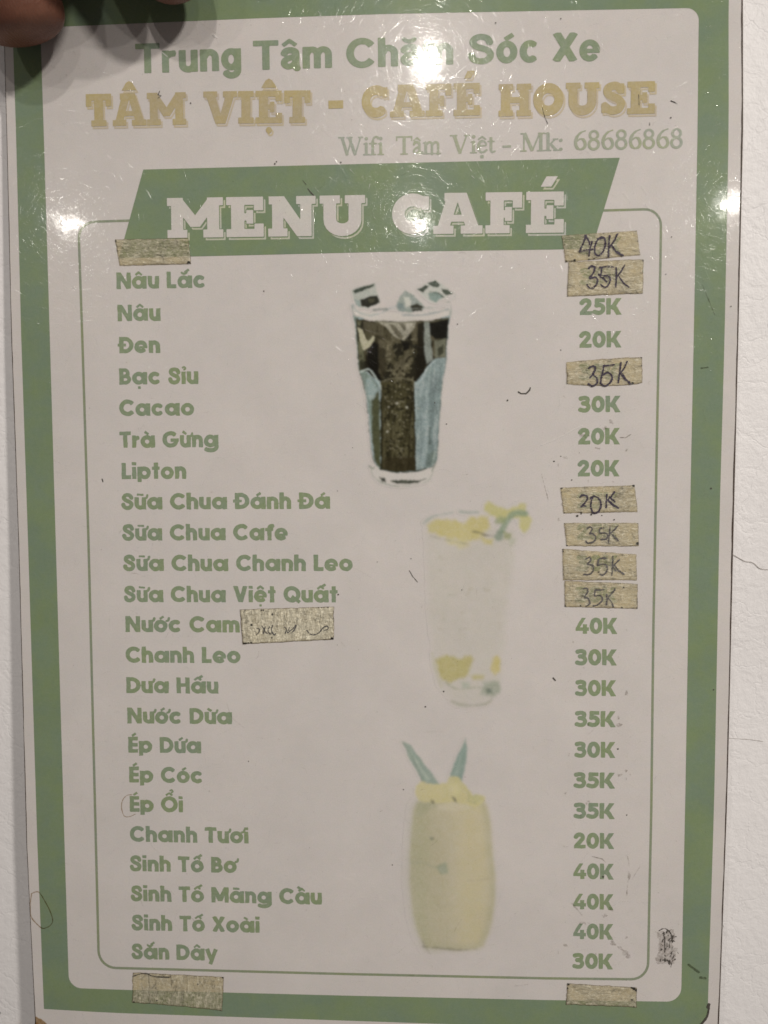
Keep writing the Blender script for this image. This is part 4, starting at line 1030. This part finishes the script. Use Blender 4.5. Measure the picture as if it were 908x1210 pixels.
# bottom-right corner: dark torn lamination line, rubber-stamp smudge on the margin
marks('torn_corner_line', [('v', cr([(838, 1188), (837.5, 1195), (835.5, 1202), (831, 1208), (826, 1213)]), [2.6, 2.2, 2.2, 2.4, 2.0, 2.2] * 10), ('v', [(838, 1187), (836.8, 1190)], 3.4)], M_SPECK, rough=.5, seed=3)
lab = []
for k in range(60):
    x = rng.normal(789, 6.5); y = rng.uniform(1100, 1139)
    if abs(x - 789) > 12: continue
    L = rng.uniform(1, 6); a = rng.choice([0.1, 1.45, 1.9, -.9]) + rng.normal(0, .25)
    lab.append(('v', [(x, y), (x + L * math.cos(a), y + L * math.sin(a))], float(rng.uniform(.35, .9))))
marks('rubbed_smudge', lab + [('v', [(786, 1108), (786, 1130)], .8), ('v', cr([(779, 1100), (786, 1097), (793, 1103), (795, 1115), (794, 1128)]), .8)], M_SPECK, rough=.75, sc=4, seed=9, cell=.3)
marks('rubbed_smudge', [('p', [(777, 1102), (797, 1098), (799, 1140), (776, 1140)]), ], M_RUB, z=Z(5), rough=7, sc=9, seed=8)
# grey rubs by the last prices
marks('grey_rub', [('v', cr([(722, 1112), (735, 1122), (742, 1130)]), [3, 7, 4] * 5), ('v', [(676, 1067), (690, 1083)], 1.3), ('v', [(742, 1012), (745, 1058 - 30), (741, 1059)], .9), ('v', [(662, 463), (668, 470)], 2)], M_RUB, z=Z(6), rough=3.0, sc=9, seed=6)
marks('grey_rub', [('v', [(743, 1030), (741, 1058)], .7), ('v', [(700, 1012), (712, 1015), (716, 1019)], .8), ('v', [(814, 1140), (826, 1149)], 3.2), ('v', [(828, 1155), (834, 1156)], 3), ('v', [(733, 517), (740, 517), (746, 513)], 1), ('v', [(704, 529), (709, 530)], 1.4), ('v', [(829, 435), (837, 434)], 1.6), ('v', [(830, 336), (845, 372)], .9), ('v', [(640, 560), (648, 590)], .6)], M_SMUDGE, z=Z(5), rough=.7, sc=5, seed=12)
# ring stains
marks('ring_stain', [('v', cr([(37.5, 1056), (42, 1054), (47, 1055), (54, 1066), (60, 1078), (62.5, 1088), (59, 1094), (51, 1097), (44, 1092), (37, 1083), (36, 1070), (37.5, 1056)]), 1.05)], M_RING, z=Z(5), rough=.3)
marks('ring_stain', [('v', cr([(160, 962), (153, 965), (147, 964), (144, 955), (145, 946), (150, 940), (156, 939)]), .8)], M_RING, z=Z(5), rough=.25, seed=5)
marks('ochre_stain', [('p', [(42, 1200), (50, 1204), (56, 1212), (52, 1222), (40, 1222)])], M_STAIN, z=Z(5), rough=2.5, seed=5)
# fine grey hairlines and grit all over the sheet
hair = []
for k in range(85):
    x = rng.uniform(60, 820); y = rng.uniform(40, 1175); a = rng.uniform(0, math.pi); L = rng.exponential(6) + 1.2
    c1 = rng.normal(0, .12) * L
    hair.append(('v', cr([(x, y), (x + L / 2 * math.cos(a) - c1 * math.sin(a), y + L / 2 * math.sin(a) + c1 * math.cos(a)), (x + L * math.cos(a), y + L * math.sin(a))], 3), float(rng.uniform(.3, .62))))
marks('hairline_scratches', hair, M_RUB, z=Z(5), rough=.22, sc=3, seed=21, cell=.3)
grit = [('c', rng.uniform(60, 850), rng.uniform(20, 1190), float(rng.uniform(.25, .55))) for k in range(230)]
marks('grit', grit, M_SMUDGE, z=Z(5), rough=.12, seed=22, cell=.3)
pale = [('v', cr([(640, 526), (660, 518), (678, 508), (688, 503)]), .8), ('v', [(192, 62), (198, 67)], 1.0), ('v', [(252, 41), (257, 45)], 1.4)]
for k in range(46):  # white scratches near the lamp reflections, their glint painted in
    x = rng.uniform(380, 780); y = rng.uniform(20, 340); a = rng.normal(2.1, .5); L = rng.uniform(3, 16)
    pale.append(('v', [(x, y), (x + L * math.cos(a), y - L * math.sin(a))], [.2, float(rng.uniform(.35, .6))]))
marks('pale_scratch_glints', pale, M_PALE, z=Z(7), rough=.2, sc=3, seed=31, cell=.3)

def grooves():
    m = bpy.data.materials.new('clear_groove'); m.use_nodes = True; nt = m.node_tree
    for n in list(nt.nodes): nt.nodes.remove(n)
    out = nt.nodes.new('ShaderNodeOutputMaterial'); mx = nt.nodes.new('ShaderNodeMixShader')
    g = nt.nodes.new('ShaderNodeBsdfAnisotropic'); g.inputs['Roughness'].default_value = 0.10; g.inputs[0].default_value = (1, 1, 1, 1)
    t = nt.nodes.new('ShaderNodeBsdfTransparent'); mx.inputs[0].default_value = GROOVE
    nt.links.new(t.outputs[0], mx.inputs[1]); nt.links.new(g.outputs[0], mx.inputs[2]); nt.links.new(mx.outputs[0], out.inputs[0])
    q = np.random.default_rng(5); n = 8000; K = 6
    x0 = q.uniform(20, 862, n); y0 = q.uniform(-10, 1200, n); keep = q.random(n) < np.where(y0 < 420, 1, .35)
    x0, y0 = x0[keep], y0[keep]; n = len(x0)
    a = q.uniform(0, math.pi, n); L = 3 + q.exponential(7, n); bend = q.normal(0, .10, n) * L
    w = q.uniform(.14, .34, n) * (1 + 1.0 * (q.random(n) < .05))
    t_ = np.linspace(0, 1, K)[None, :]
    X = x0[:, None] + np.cos(a)[:, None] * L[:, None] * t_ - np.sin(a)[:, None] * (bend[:, None] * 4 * t_ * (1 - t_))
    Y = y0[:, None] + np.sin(a)[:, None] * L[:, None] * t_ + np.cos(a)[:, None] * (bend[:, None] * 4 * t_ * (1 - t_))
    dx = np.gradient(X, axis=1); dy = np.gradient(Y, axis=1); l = np.hypot(dx, dy); nx, ny = -dy / l, dx / l
    wt = w[:, None] * np.sin(np.pi * (.08 + .84 * t_)) ** .5
    prof = np.array([-1, -.55, 0, .55, 1]); hz = np.array([0, .72, 1, .72, 0])
    PX = X[..., None] + nx[..., None] * wt[..., None] * prof / 2; PY = Y[..., None] + ny[..., None] * wt[..., None] * prof / 2
    PZ = Z(8) + .00025 * wt[..., None] * .035 * hz
    u, v = uv(PX, PY)
    vs = np.stack([u, v, PZ], -1).reshape(-1, 3)
    b = (np.arange(n)[:, None, None] * K + np.arange(K - 1)[None, :, None]) * 5 + np.arange(4)[None, None, :]
    f = np.stack([b, b + 1, b + 6, b + 5], -1).reshape(-1, 4)
    p = vs[f[:, :3]]; cr_ = np.cross(p[:, 1] - p[:, 0], p[:, 2] - p[:, 0])[:, 2]
    f = np.where((cr_ < 0)[:, None], f[:, ::-1], f)
    tag(add('film_scratches', vs.tolist(), f.tolist(), m, card, True), kind='stuff')
GROOVE = 0.095
grooves()

# ------------------------------------------------------------------ pieces of yellowed tape with handwriting
def tape_material():
    m, nt, b, out = mat_new('aged_masking_tape')
    tc = nt.nodes.new('ShaderNodeTexCoord'); P = tc.outputs['Object']
    at = nt.nodes.new('ShaderNodeAttribute'); at.attribute_name = 'ink'
    mp = nt.nodes.new('ShaderNodeMapping'); mp.inputs['Scale'].default_value = (1, 3.2, 1)
    nt.links.new(P, mp.inputs['Vector'])
    c = mixc(nt, ramp(nt, noise(nt, mp.outputs[0], 520, 4, 0.65, dist=0.8), 0.3, 0.68), (0.44, 0.40, 0.305), (0.70, 0.665, 0.56))
    c = mixc(nt, 1.0, c, at.outputs['Color'], 'MULTIPLY')
    nt.links.new(c, b.inputs['Base Color'])
    b.inputs['Roughness'].default_value = 0.42
    b.inputs['Specular IOR Level'].default_value = 0.5
    bp = nt.nodes.new('ShaderNodeBump'); bp.inputs['Strength'].default_value = 0.8; bp.inputs['Distance'].default_value = 0.0003
    nt.links.new(noise(nt, mp.outputs[0], 900, 3, 0.6, dist=0.5), bp.inputs['Height']); nt.links.new(bp.outputs[0], b.inputs['Normal'])
    tr = nt.nodes.new('ShaderNodeBsdfTransparent'); tr.inputs[0].default_value = (0.95, 0.90, 0.72, 1)
    mx = nt.nodes.new('ShaderNodeMixShader')
    fac = math_(nt, 'ADD', math_(nt, 'MULTIPLY', at.outputs['Alpha'], 1.0), ramp(nt, noise(nt, P, 900, 3, 0.6), 0.35, 0.65, -.12, .12), clamp=True)
    nt.links.new(fac, mx.inputs[0]); nt.links.new(tr.outputs[0], mx.inputs[1]); nt.links.new(b.outputs[0], mx.inputs[2])
    nt.links.new(mx.outputs[0], out.inputs[0])
    return m
M_TAPE = tape_material()
M_PEN = plain('purple_black_pen', (0.048, 0.036, 0.058), .55, .3)
M_PEN3 = plain('smudged_pen', (0.11, 0.10, 0.10), .55, .3)
M_PEN2 = plain('faded_grey_pen', (0.10, 0.095, 0.09), .5, .4)
M_DIRT = plain('black_tape_dirt', (0.02, 0.016, 0.012), .7)

def tape(corners, label, seed, lift, crop, strokes, blobs=(), amp=1.0, bow=(0, 0, 0, 0), pen=None, opac=.40, vertical=False, w=2.3):
    TL, TR, BR, BL = [np.array(c, float) for c in corners]
    nx, ny = int(np.linalg.norm(TR - TL) * 2), int(np.linalg.norm(BL - TL) * 2)
    S, Tt = np.meshgrid(np.linspace(0, 1, nx + 1), np.linspace(0, 1, ny + 1))
    e = lambda q, sd: (fbm(q * 90, np.zeros_like(q) + sd, 6, sd) - .5)
    jt = e(S, seed) * 1.5 - bow[0] * 4 * S * (1 - S); jb = e(S, seed + 1) * 1.5 + bow[2] * 4 * S * (1 - S)
    jl = e(Tt * .5, seed + 2) * 1.3; jr = e(Tt * .5, seed + 3) * 1.3
    px = (TL[0] + jl) * (1 - S) * (1 - Tt) + (TR[0] + jr) * S * (1 - Tt) + (BR[0] + jr) * S * Tt + (BL[0] + jl) * (1 - S) * Tt
    py = (TL[1] + jt) * (1 - S) * (1 - Tt) + (TR[1] + jt) * S * (1 - Tt) + (BR[1] + jb) * S * Tt + (BL[1] + jb) * (1 - S) * Tt
    def hfun(x, y):
        xx, yy = (x, y) if not vertical else (y, x)
        a = fbm(xx, yy * 3.4 + 3 * fbm(xx, yy, 14, seed + 9), 22, seed + 5, 4)
        r = 1 - np.abs(a - .5) * 5
        return amp * (0.00016 * np.clip(r, 0, 1) ** 2 + 0.00018 * fbm(xx, yy, 30, seed + 6, 2) + 0.00005 * vnoise(xx * 1.0, yy * 2.0, 2.4, seed))
    hz = hfun(px, py)
    edge = np.minimum(np.minimum(S * nx, (1 - S) * nx), np.minimum(Tt * ny, (1 - Tt) * ny)) / 2
    hz = hz * np.clip(edge / 2.0, 0.25, 1) + lift
    u, v = uv(px, py)
    vs = np.stack([u, v, hz], -1).reshape(-1, 3)
    n1 = nx + 1
    fs = [(j * n1 + i, (j + 1) * n1 + i, (j + 1) * n1 + i + 1, j * n1 + i + 1) for j in range(ny) for i in range(nx)]
    # thickness: a skirt down to the card
    rim = [(0, i) for i in range(nx)] + [(j, nx) for j in range(ny)] + [(ny, i) for i in range(nx, 0, -1)] + [(j, 0) for j in range(ny, 0, -1)]
    top = [j * n1 + i for j, i in rim]; base = len(vs)
    low = vs[top].copy(); low[:, 2] = Z(9)
    vs = np.concatenate([vs, low]); m = len(rim)
    fs += [(top[k], top[(k + 1) % m], base + (k + 1) % m, base + k)[::-1] for k in range(m)]
    org = np.array([float(vs[:, 0].mean()), float(vs[:, 1].mean()), 0.0])
    me = bpy.data.meshes.new('tape_piece')
    root = bpy.data.objects.new('tape_piece', me); COL.objects.link(root)
    me.from_pydata((vs - org).tolist(), [], fs); me.materials.append(M_TAPE)
    me.polygons.foreach_set('use_smooth', [True] * len(me.polygons))
    root.matrix_world = CARD @ Matrix.Translation(Vector(org))
    # colour: dark wrinkle lines, painted crumple highlights, the rim is grubby
    xx, yy = (px, py) if not vertical else (py, px)
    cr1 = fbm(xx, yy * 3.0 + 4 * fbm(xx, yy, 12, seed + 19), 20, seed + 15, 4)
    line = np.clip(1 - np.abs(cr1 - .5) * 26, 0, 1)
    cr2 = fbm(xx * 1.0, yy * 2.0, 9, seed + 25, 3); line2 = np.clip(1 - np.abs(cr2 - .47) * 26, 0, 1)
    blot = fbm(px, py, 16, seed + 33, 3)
    cr3 = fbm(xx + 40, yy * 3.4 + 3 * fbm(xx, yy, 9, seed + 29), 13, seed + 35, 3); crumple_glint = np.clip(1 - np.abs(cr3 - .52) * 16, 0, 1)
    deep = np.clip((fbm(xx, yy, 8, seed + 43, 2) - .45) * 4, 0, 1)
    shade = 1 - .75 * line * (.35 + .65 * deep) - .45 * line2 * (1 - .5 * deep) + .32 * crumple_glint
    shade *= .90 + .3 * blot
    rimn = fbm(px * 2, py * 2, 6, seed + 40, 3)
    rimd = np.clip(1 - edge / (.7 + 1.5 * np.clip(rimn - .35, 0, 1) * 2), 0, 1)
    col = np.ones((ny + 1, nx + 1, 4))
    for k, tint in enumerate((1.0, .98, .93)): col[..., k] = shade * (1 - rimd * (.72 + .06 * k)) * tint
    alpha = opac + .25 * rimd + .16 * line + .18 * crumple_glint - .5 * (blot - .5)
    for bx, by, br in blobs:
        dd = np.hypot(px - bx, py - by) + 1.2 * (fbm(px, py, 2.5, seed + 50, 2) - .5)
        a = ss(.5 - (dd - br) / .8)
        col[..., :3] *= (1 - .95 * a)[..., None]; alpha = np.maximum(alpha, a)
    # pin-prick flecks
    fl = vnoise(px, py, 1.5, seed + 60) > .965
    col[..., :3] *= np.where(fl, .35, 1)[..., None]
    col[..., 3] = np.clip(alpha, 0, 1)
    cc = np.ones((len(vs), 4)); cc[:base] = col.reshape(-1, 4); cc[base:, :3] = .22
    at = me.color_attributes.new('ink', 'FLOAT_COLOR', 'POINT'); at.data.foreach_set('color', cc.ravel())
    me.update()
    tag(root, label, 'tape', 'pieces of yellowed tape stuck over the menu')
    # handwriting follows the wrinkles
    if strokes:
        ox, oy, sc = crop
        for st in strokes:
            wd = w * st.get('w', 1)
            pr = []
            for pl in st['l']:
                q = [(ox + a / sc, oy + b / sc) for a, b in (cr(pl, 6) if st.get('c', 1) and len(pl) > 2 else pl)]
                pr.append(('v', q, [wd * (.65 + .5 * abs(math.sin(i * 1.7 + seed))) for i in range(len(q))]))
            x0, y0, c, Fm = field([[q] for q in pr], .3, 1.5)
            gx, gy = np.meshgrid(x0 + np.arange(Fm.shape[1]) * c, y0 + np.arange(Fm.shape[0]) * c)
            Fm = Fm - st.get('r', .75) * (fbm(gx, gy * 1.7, 2.6, seed + 70, 3) - .42) * 2
            P, f2 = march(x0, y0, c, Fm)
            if not f2: continue
            u2, v2 = uv(P[:, 0], P[:, 1]); z2 = hfun(P[:, 0], P[:, 1]) + lift + 0.00004
            add(st.get('n', 'handwritten_mark'), [(float(a - org[0]), float(b - org[1]), float(z)) for a, b, z in zip(u2, v2, z2)], [f[::-1] for f in f2], pen or M_PEN, root)
    return root
D = lambda ch, *l, **k: dict(n='handwritten_' + ch, l=l, **k)
A6 = (650, 260, 5.762); A7 = (640, 560, 6.05); A9 = (240, 560, 4.54)
tape([(136.3, 283.0), (222.9, 281.6), (226.2, 311.6), (141.8, 314.0)], 'wrinkled blank tape over the lower left corner of the green banner', 1, .00016, A6, (), [(223.5, 310.5, 2.0), (137, 285, 1.2), (138.5, 296, 1.0), (226, 300, .8)], amp=1.3, opac=.40)
tape([(672.2, 309.5), (760.6, 306.5), (759.7, 346.4), (670.5, 350.2)], 'tall tape with 35K in pen, tucked directly below the 40K tape', 3, .00016, A6,
     [D('digit', [(262, 330), (285, 315), (305, 325), (298, 355), (272, 395), (310, 390), (325, 420), (300, 458), (270, 465), (252, 440)]), D('digit', [(345, 395), (352, 330)], [(335, 325), (385, 318), (430, 320)], [(345, 390), (375, 378), (408, 395), (400, 440), (370, 458), (345, 440)], [(330, 370), (365, 400), (385, 420)]),
      D('letter', [(450, 322), (452, 385), (448, 455)], [(508, 308), (485, 350), (452, 395)], [(465, 380), (500, 430), (535, 458)], c=0)], [(670.8, 349.5, 1.0), (760, 308, .9)], amp=1)
tape([(663.9, 278.4), (752.7, 272.5), (756.7, 301.0), (668.7, 309.8)], 'tape with 40K in purple pen lapping the right end of the green banner', 2, .00022, A6,
     [D('digit', [(245, 108), (225, 160), (202, 212)], [(200, 215), (240, 208), (292, 200)], [(240, 110), (262, 140), (268, 172)], [(285, 150), (272, 195), (264, 245)]), D('digit', [(360, 125), (330, 130), (308, 170), (305, 225), (325, 245), (355, 225), (375, 175), (372, 130), (350, 118), (322, 135)]),
      D('letter', [(405, 110), (398, 175), (396, 250)], [(458, 98), (435, 145), (402, 190)], [(415, 175), (450, 215), (498, 242)], [(420, 178), (455, 222), (485, 238)], c=0)],
     [(668.5, 309, 1.3), (676, 308.8, 1.0), (679, 307.8, 1.4), (696, 307, 1.1), (702, 306.6, 1.3), (709, 306.4, 1.0), (713, 275.6, 1.0), (751, 273.5, .8), (754, 285, .9)], amp=1.2)
tape([(669.4, 428), (759, 421.9), (759.3, 452.6), (670, 453.5)], 'bowed tape with 35K in pen, alone between the printed 20K and 30K', 4, .00016, A6,
     [D('digit', [(265, 1010), (290, 995), (308, 1005), (298, 1040), (272, 1075)], [(290, 1052), (318, 1075), (320, 1110), (290, 1128), (262, 1115)]), D('digit', [(368, 990), (355, 1050), (345, 1100)], [(365, 992), (400, 992), (435, 985)], [(352, 1058), (395, 1040), (422, 1065), (412, 1105), (375, 1130), (345, 1112)]),
      D('letter', [(482, 975), (475, 1035), (465, 1105)], [(525, 965), (505, 1010), (470, 1055)], [(485, 1040), (515, 1085), (545, 1115)], [(480, 1042), (512, 1088)], c=0)],
     [(747.5, 453, 1.5), (744, 451, 1.0), (758.5, 432, 1.0), (670, 453, .9), (758, 422.6, .9)], bow=(.8, 0, 2.6, 0))
tape([(662.6, 576.2), (749.9, 573.1), (753.7, 604.6), (666.4, 606.3)], 'tape reading 20K or 30K above a row of black specks', 5, .00016, A7,
     [D('digit', [(275, 165), (295, 150), (322, 158), (325, 185), (300, 220), (285, 232)], [(296, 222), (318, 232)]), D('digit', [(375, 155), (358, 185), (352, 240), (372, 278), (405, 270), (425, 225), (410, 175), (375, 160), (350, 175)]),
      D('letter', [(465, 148), (462, 200), (462, 240)], [(520, 130), (495, 165), (462, 195)], [(478, 190), (515, 222), (548, 245)], [(482, 196), (520, 232)], [(485, 165), (525, 200)], c=0)],
     [(748.8, 573.8, 1.7), (664, 576.6, 1.0), (667, 606, .9), (699, 607, 1.6), (687, 606, 1.2), (736, 573.8, .8), (666, 585, .7), (753, 604, .7)])
tape([(666.9, 617.8), (754.5, 617.9), (755.2, 645.1), (669.8, 645.1)], 'short tape with 35K in faint pen and a black blob at its lower right corner', 6, .00016, A7,
     [D('digit', [(325, 392), (350, 378), (362, 395), (345, 425), (368, 428), (390, 455), (370, 485), (330, 495), (318, 480)]), D('digit', [(415, 395), (445, 385), (420, 392), (418, 420), (455, 420), (475, 440), (460, 465), (425, 468)]),
      D('letter', [(490, 372), (485, 430), (478, 490)], [(545, 370), (520, 400), (488, 430)], [(498, 425), (520, 450), (552, 478)], [(500, 428), (545, 472)], c=0)],
     [(753.5, 642.2, 2.0), (667.5, 617.8, .9), (670, 644.6, 1.1), (754, 618.3, .8), (693, 640, .9)], pen=M_PEN3, w=2.0)
tape([(665.1, 648.4), (751.9, 655), (752.7, 685.3), (666.1, 685.3)], 'tape with 35K and slanting top edge, upper of two touching tapes', 7, .0002, A7,
     [D('digit', [(318, 608), (345, 595), (350, 620), (330, 645), (365, 650), (370, 690), (345, 715), (300, 718)]), D('digit', [(408, 610), (402, 650), (425, 645), (462, 650), (468, 690), (440, 722), (418, 715)], [(408, 608), (440, 600), (462, 602)]),
      D('letter', [(510, 590), (508, 650), (502, 720)], [(555, 615), (530, 640), (508, 662)], [(520, 650), (550, 690), (588, 715)], [(512, 665), (530, 690)], c=0)],
     [(665.4, 651, 1.1), (665.6, 649, .9), (666, 679, .6), (707.5, 676, .9), (752, 672, .6)], pen=M_PEN3, w=2.0)
tape([(667.3, 686), (753.7, 689.8), (753.4, 719.2), (667.6, 717)], 'tape with smudged 35K, lower of two touching tapes above the printed 40K', 8, .00016, A7,
     [D('digit', [(300, 820), (325, 818), (330, 845), (308, 880), (335, 890), (345, 925), (320, 945)]), D('digit', [(385, 830), (445, 825)], [(385, 835), (380, 870), (420, 868), (435, 900), (400, 935), (372, 942)]),
      D('letter', [(465, 860), (470, 895), (462, 935)], [(525, 825), (495, 860), (468, 890)], [(478, 890), (500, 915), (512, 945)], c=0)],
     [(667.9, 716.2, 1.1), (735, 718.4, 1.1), (686.5, 715.8, 1.0), (737, 694, 1.2), (753, 718.6, .9), (733, 689, .8), (743, 688.6, .8)], pen=M_PEN3, w=2.0)
tape([(284.1, 720.4), (394.8, 716.8), (394.8, 755.4), (286.9, 760.9)], 'wide tape with faint scribbles beside the printed words Nước Cam', 9, .00016, A9,
     [D('scribble', [(290, 828), (305, 832), (300, 850), (288, 862)], [(318, 815), (328, 835), (325, 855)], [(335, 818), (332, 840), (345, 855)], [(358, 818), (350, 842), (362, 858)], [(375, 812), (368, 838), (382, 862), (390, 858)], r=.5), D('scribble', [(438, 820), (450, 835), (442, 855)], [(465, 822), (455, 850), (480, 832), (500, 812), (488, 840), (478, 848)], r=.5),
      D('scribble', [(558, 838), (575, 858), (600, 862), (625, 850), (642, 828), (665, 815), (672, 830), (655, 838)], r=.45)],
     [(297.5, 738.3, 1.7), (392.6, 754.5, 2.1), (288.5, 760, 1.2), (291, 760, 1.1), (294, 759.6, 1.0), (297, 759.4, 1.0), (309, 721, 1.0), (311.5, 721, 1.0), (321.5, 753.5, 1.0), (322, 726, 1.2), (377, 717.8, .9), (380, 717.6, .9), (383, 717.4, .8), (388, 717.5, .9), (286, 745, .8)], amp=.8, pen=M_PEN2, opac=.86, vertical=True, w=1.5)
tape([(157.4, 1148.8), (264.7, 1154.3), (262.9, 1194.4), (156.8, 1184.6)], 'large blank tape across the green border at the lower left, torn at the top', 10, .00016, A6, (),
     [(263.6, 1155, 1.0), (158.5, 1184, 1.3), (261, 1193.5, .9), (186, 1182, .9), (234, 1163, .8)], amp=.7, opac=.46, bow=(0, 0, -1, 0), vertical=True)
tape([(670.7, 1161.9), (752.8, 1166.8), (752.3, 1190.1), (669.3, 1186.7)], 'small blank tape on the lower right border with black corner spots', 11, .00016, A6, (),
     [(749.5, 1168, 1.9), (752, 1170, 1.4), (747, 1166.8, 1.2), (747.2, 1181.2, 1.4), (672, 1163, 1.5), (674, 1162, 1.1), (671, 1168, 1.0), (749, 1189.6, .9)], amp=.9, opac=.46)
marks('torn_corner_line', [('v', cr([(158, 1153), (165, 1150.5), (173, 1149.6), (180, 1152.5), (188, 1154), (196, 1154.3), (202, 1153.6)]), [.8, 1.1, 1.4, 1.0] * 12), ('v', [(187, 1153.5), (200, 1154)], 1.7)], M_SPECK, z=.00045, rough=.4, seed=3)

# ------------------------------------------------------------------ the hand that holds the card by its top edge
def skin_mat():
    m, nt, b, out = mat_new('skin')
    tc = nt.nodes.new('ShaderNodeTexCoord'); P = tc.outputs['Object']
    c = mixc(nt, ramp(nt, noise(nt, P, 90, 3, 0.6), 0.3, 0.7), (0.13, 0.052, 0.034), (0.20, 0.088, 0.058))
    nt.links.new(c, b.inputs['Base Color'])
    b.inputs['Roughness'].default_value = 0.45
    b.inputs['Specular IOR Level'].default_value = 0.3
    b.inputs['Subsurface Weight'].default_value = 0.12
    b.inputs['Subsurface Radius'].default_value = (0.004, 0.0015, 0.0008)
    b.inputs['Subsurface Scale'].default_value = 1.0
    bp = nt.nodes.new('ShaderNodeBump'); bp.inputs['Strength'].default_value = 0.35; bp.inputs['Distance'].default_value = 0.0005
    wv = nt.nodes.new('ShaderNodeTexWave'); wv.inputs['Scale'].default_value = 420; wv.inputs['Distortion'].default_value = 9; wv.inputs['Detail'].default_value = 1
    nt.links.new(P, wv.inputs['Vector'])
    nt.links.new(math_(nt, 'ADD', math_(nt, 'MULTIPLY', wv.outputs['Fac'], .25), noise(nt, P, 500, 4, 0.6)), bp.inputs['Height'])
    nt.links.new(bp.outputs[0], b.inputs['Normal'])
    return m
M_SKIN = skin_mat()
def make_hand():
    V = []; E = []; Rr = []
    def chain(pts, start=None):
        prev = start
        for x, y, z, r in pts:
            V.append((x, y, z)); Rr.append(r)
            if prev is not None: E.append((prev, len(V) - 1))
            prev = len(V) - 1
        return prev
    chain([(-.098, .222, .062, .038)])                       # 0 palm root
    w = chain([(-.103, .272, .074, .034), (-.100, .325, .088, .027), (-.09, .43, .11, .031), (-.08, .52, .13, .037)], 0)
    # thumb presses on the front of the card
    chain([(-.117, .196, .056, .0190), (-.114, .178, .042, .0158), (-.1065, .167, .028, .0148), (-.1000, .155, .0185, .0143), (-.0958, .1445, .0130, .0135), (-.0944, .1386, .0115, .0106)], 0)
    chain([(-.092, .190, .056, .0190), (-.086, .172, .043, .0165), (-.076, .165, .034, .0140), (-.064, .164, .027, .0115)], 0)  # unseen web, added to close the gap between thumb and finger shadows
    fing = [((-.080, .215, .060), (-.066, .205, .045), (-.0580, .180, .024), (-.0505, .1470, .0112), .0115, .0106),
            ((-.066, .216, .068), (-.040, .203, .058), (-.030, .188, .040), (-.026, .176, .026), .0112, .0103),
            ((-.052, .235, .070), (-.026, .222, .062), (-.020, .209, .046), (-.021, .198, .030), .0106, .0098),
            ((-.044, .255, .070), (-.014, .246, .064), (-.006, .235, .050), (-.006, .226, .038), .0098, .0088)]
    for a, b, c, d, r0, r1 in fing:
        k = chain([(*a, r0 * 1.35), (*b, r0 * 1.1), (*c, r0), (*d, r1)], 0)
    me = bpy.data.meshes.new('hand'); me.from_pydata(V, E, [])
    o = bpy.data.objects.new('hand', me); COL.objects.link(o); o.matrix_world = CARD
    o.modifiers.new('skin', 'SKIN')
    bpy.context.view_layer.objects.active = o
    for i, r in enumerate(Rr): me.skin_vertices[0].data[i].radius = (r, r)
    me.skin_vertices[0].data[0].use_root = True
    o.modifiers['skin'].use_smooth_shade = True
    o.modifiers['skin'].branch_smoothing = .6
    s = o.modifiers.new('sub', 'SUBSURF'); s.levels = s.render_levels = 3
    dg = bpy.context.evaluated_depsgraph_get(); dg.update()
    nm = bpy.data.meshes.new_from_object(o.evaluated_get(dg))
    o.modifiers.clear(); o.data = nm
    nm.materials.clear(); nm.materials.append(M_SKIN)
    nm.polygons.foreach_set('use_smooth', [True] * len(nm.polygons))
    return o
hand = make_hand()
tag(hand, 'bare hand gripping the top left of the card, only the fingertips in view', 'hand')
# thumbnail plate
mn, nt_, bn, on_ = mat_new('fingernail')
tcn = nt_.nodes.new('ShaderNodeTexCoord')
nt_.links.new(mixc(nt_, noise(nt_, tcn.outputs['Object'], 160, 2), (0.15, 0.062, 0.044), (0.22, 0.10, 0.07)), bn.inputs['Base Color']); bn.inputs['Roughness'].default_value = .3
vs = []; fs = []
for j in range(13):
    for i in range(13):
        a = (i / 12 - .5) * 2; t = j / 12
        wv_ = .0078 * math.sqrt(max(0, 1 - (abs(t - .42) / .62) ** 3.2))
        x = a * wv_; y = -.0105 * (t - .35) * 1.45; z = .0085 - 0.0049 * a * a - .0034 * max(0, t - .45) ** 2 * 3
        vs.append((x, y, z))
for j in range(12):
    for i in range(12): fs.append((j * 13 + i, (j + 1) * 13 + i, (j + 1) * 13 + i + 1, j * 13 + i + 1))
nail = add('fingernail', vs, fs, mn, hand, True)
sol = nail.modifiers.new('thickness', 'SOLIDIFY'); sol.thickness = .0005
nail.location = (-.1005, .1560, .0195); nail.rotation_euler = (math.radians(24), math.radians(-14), math.radians(8))
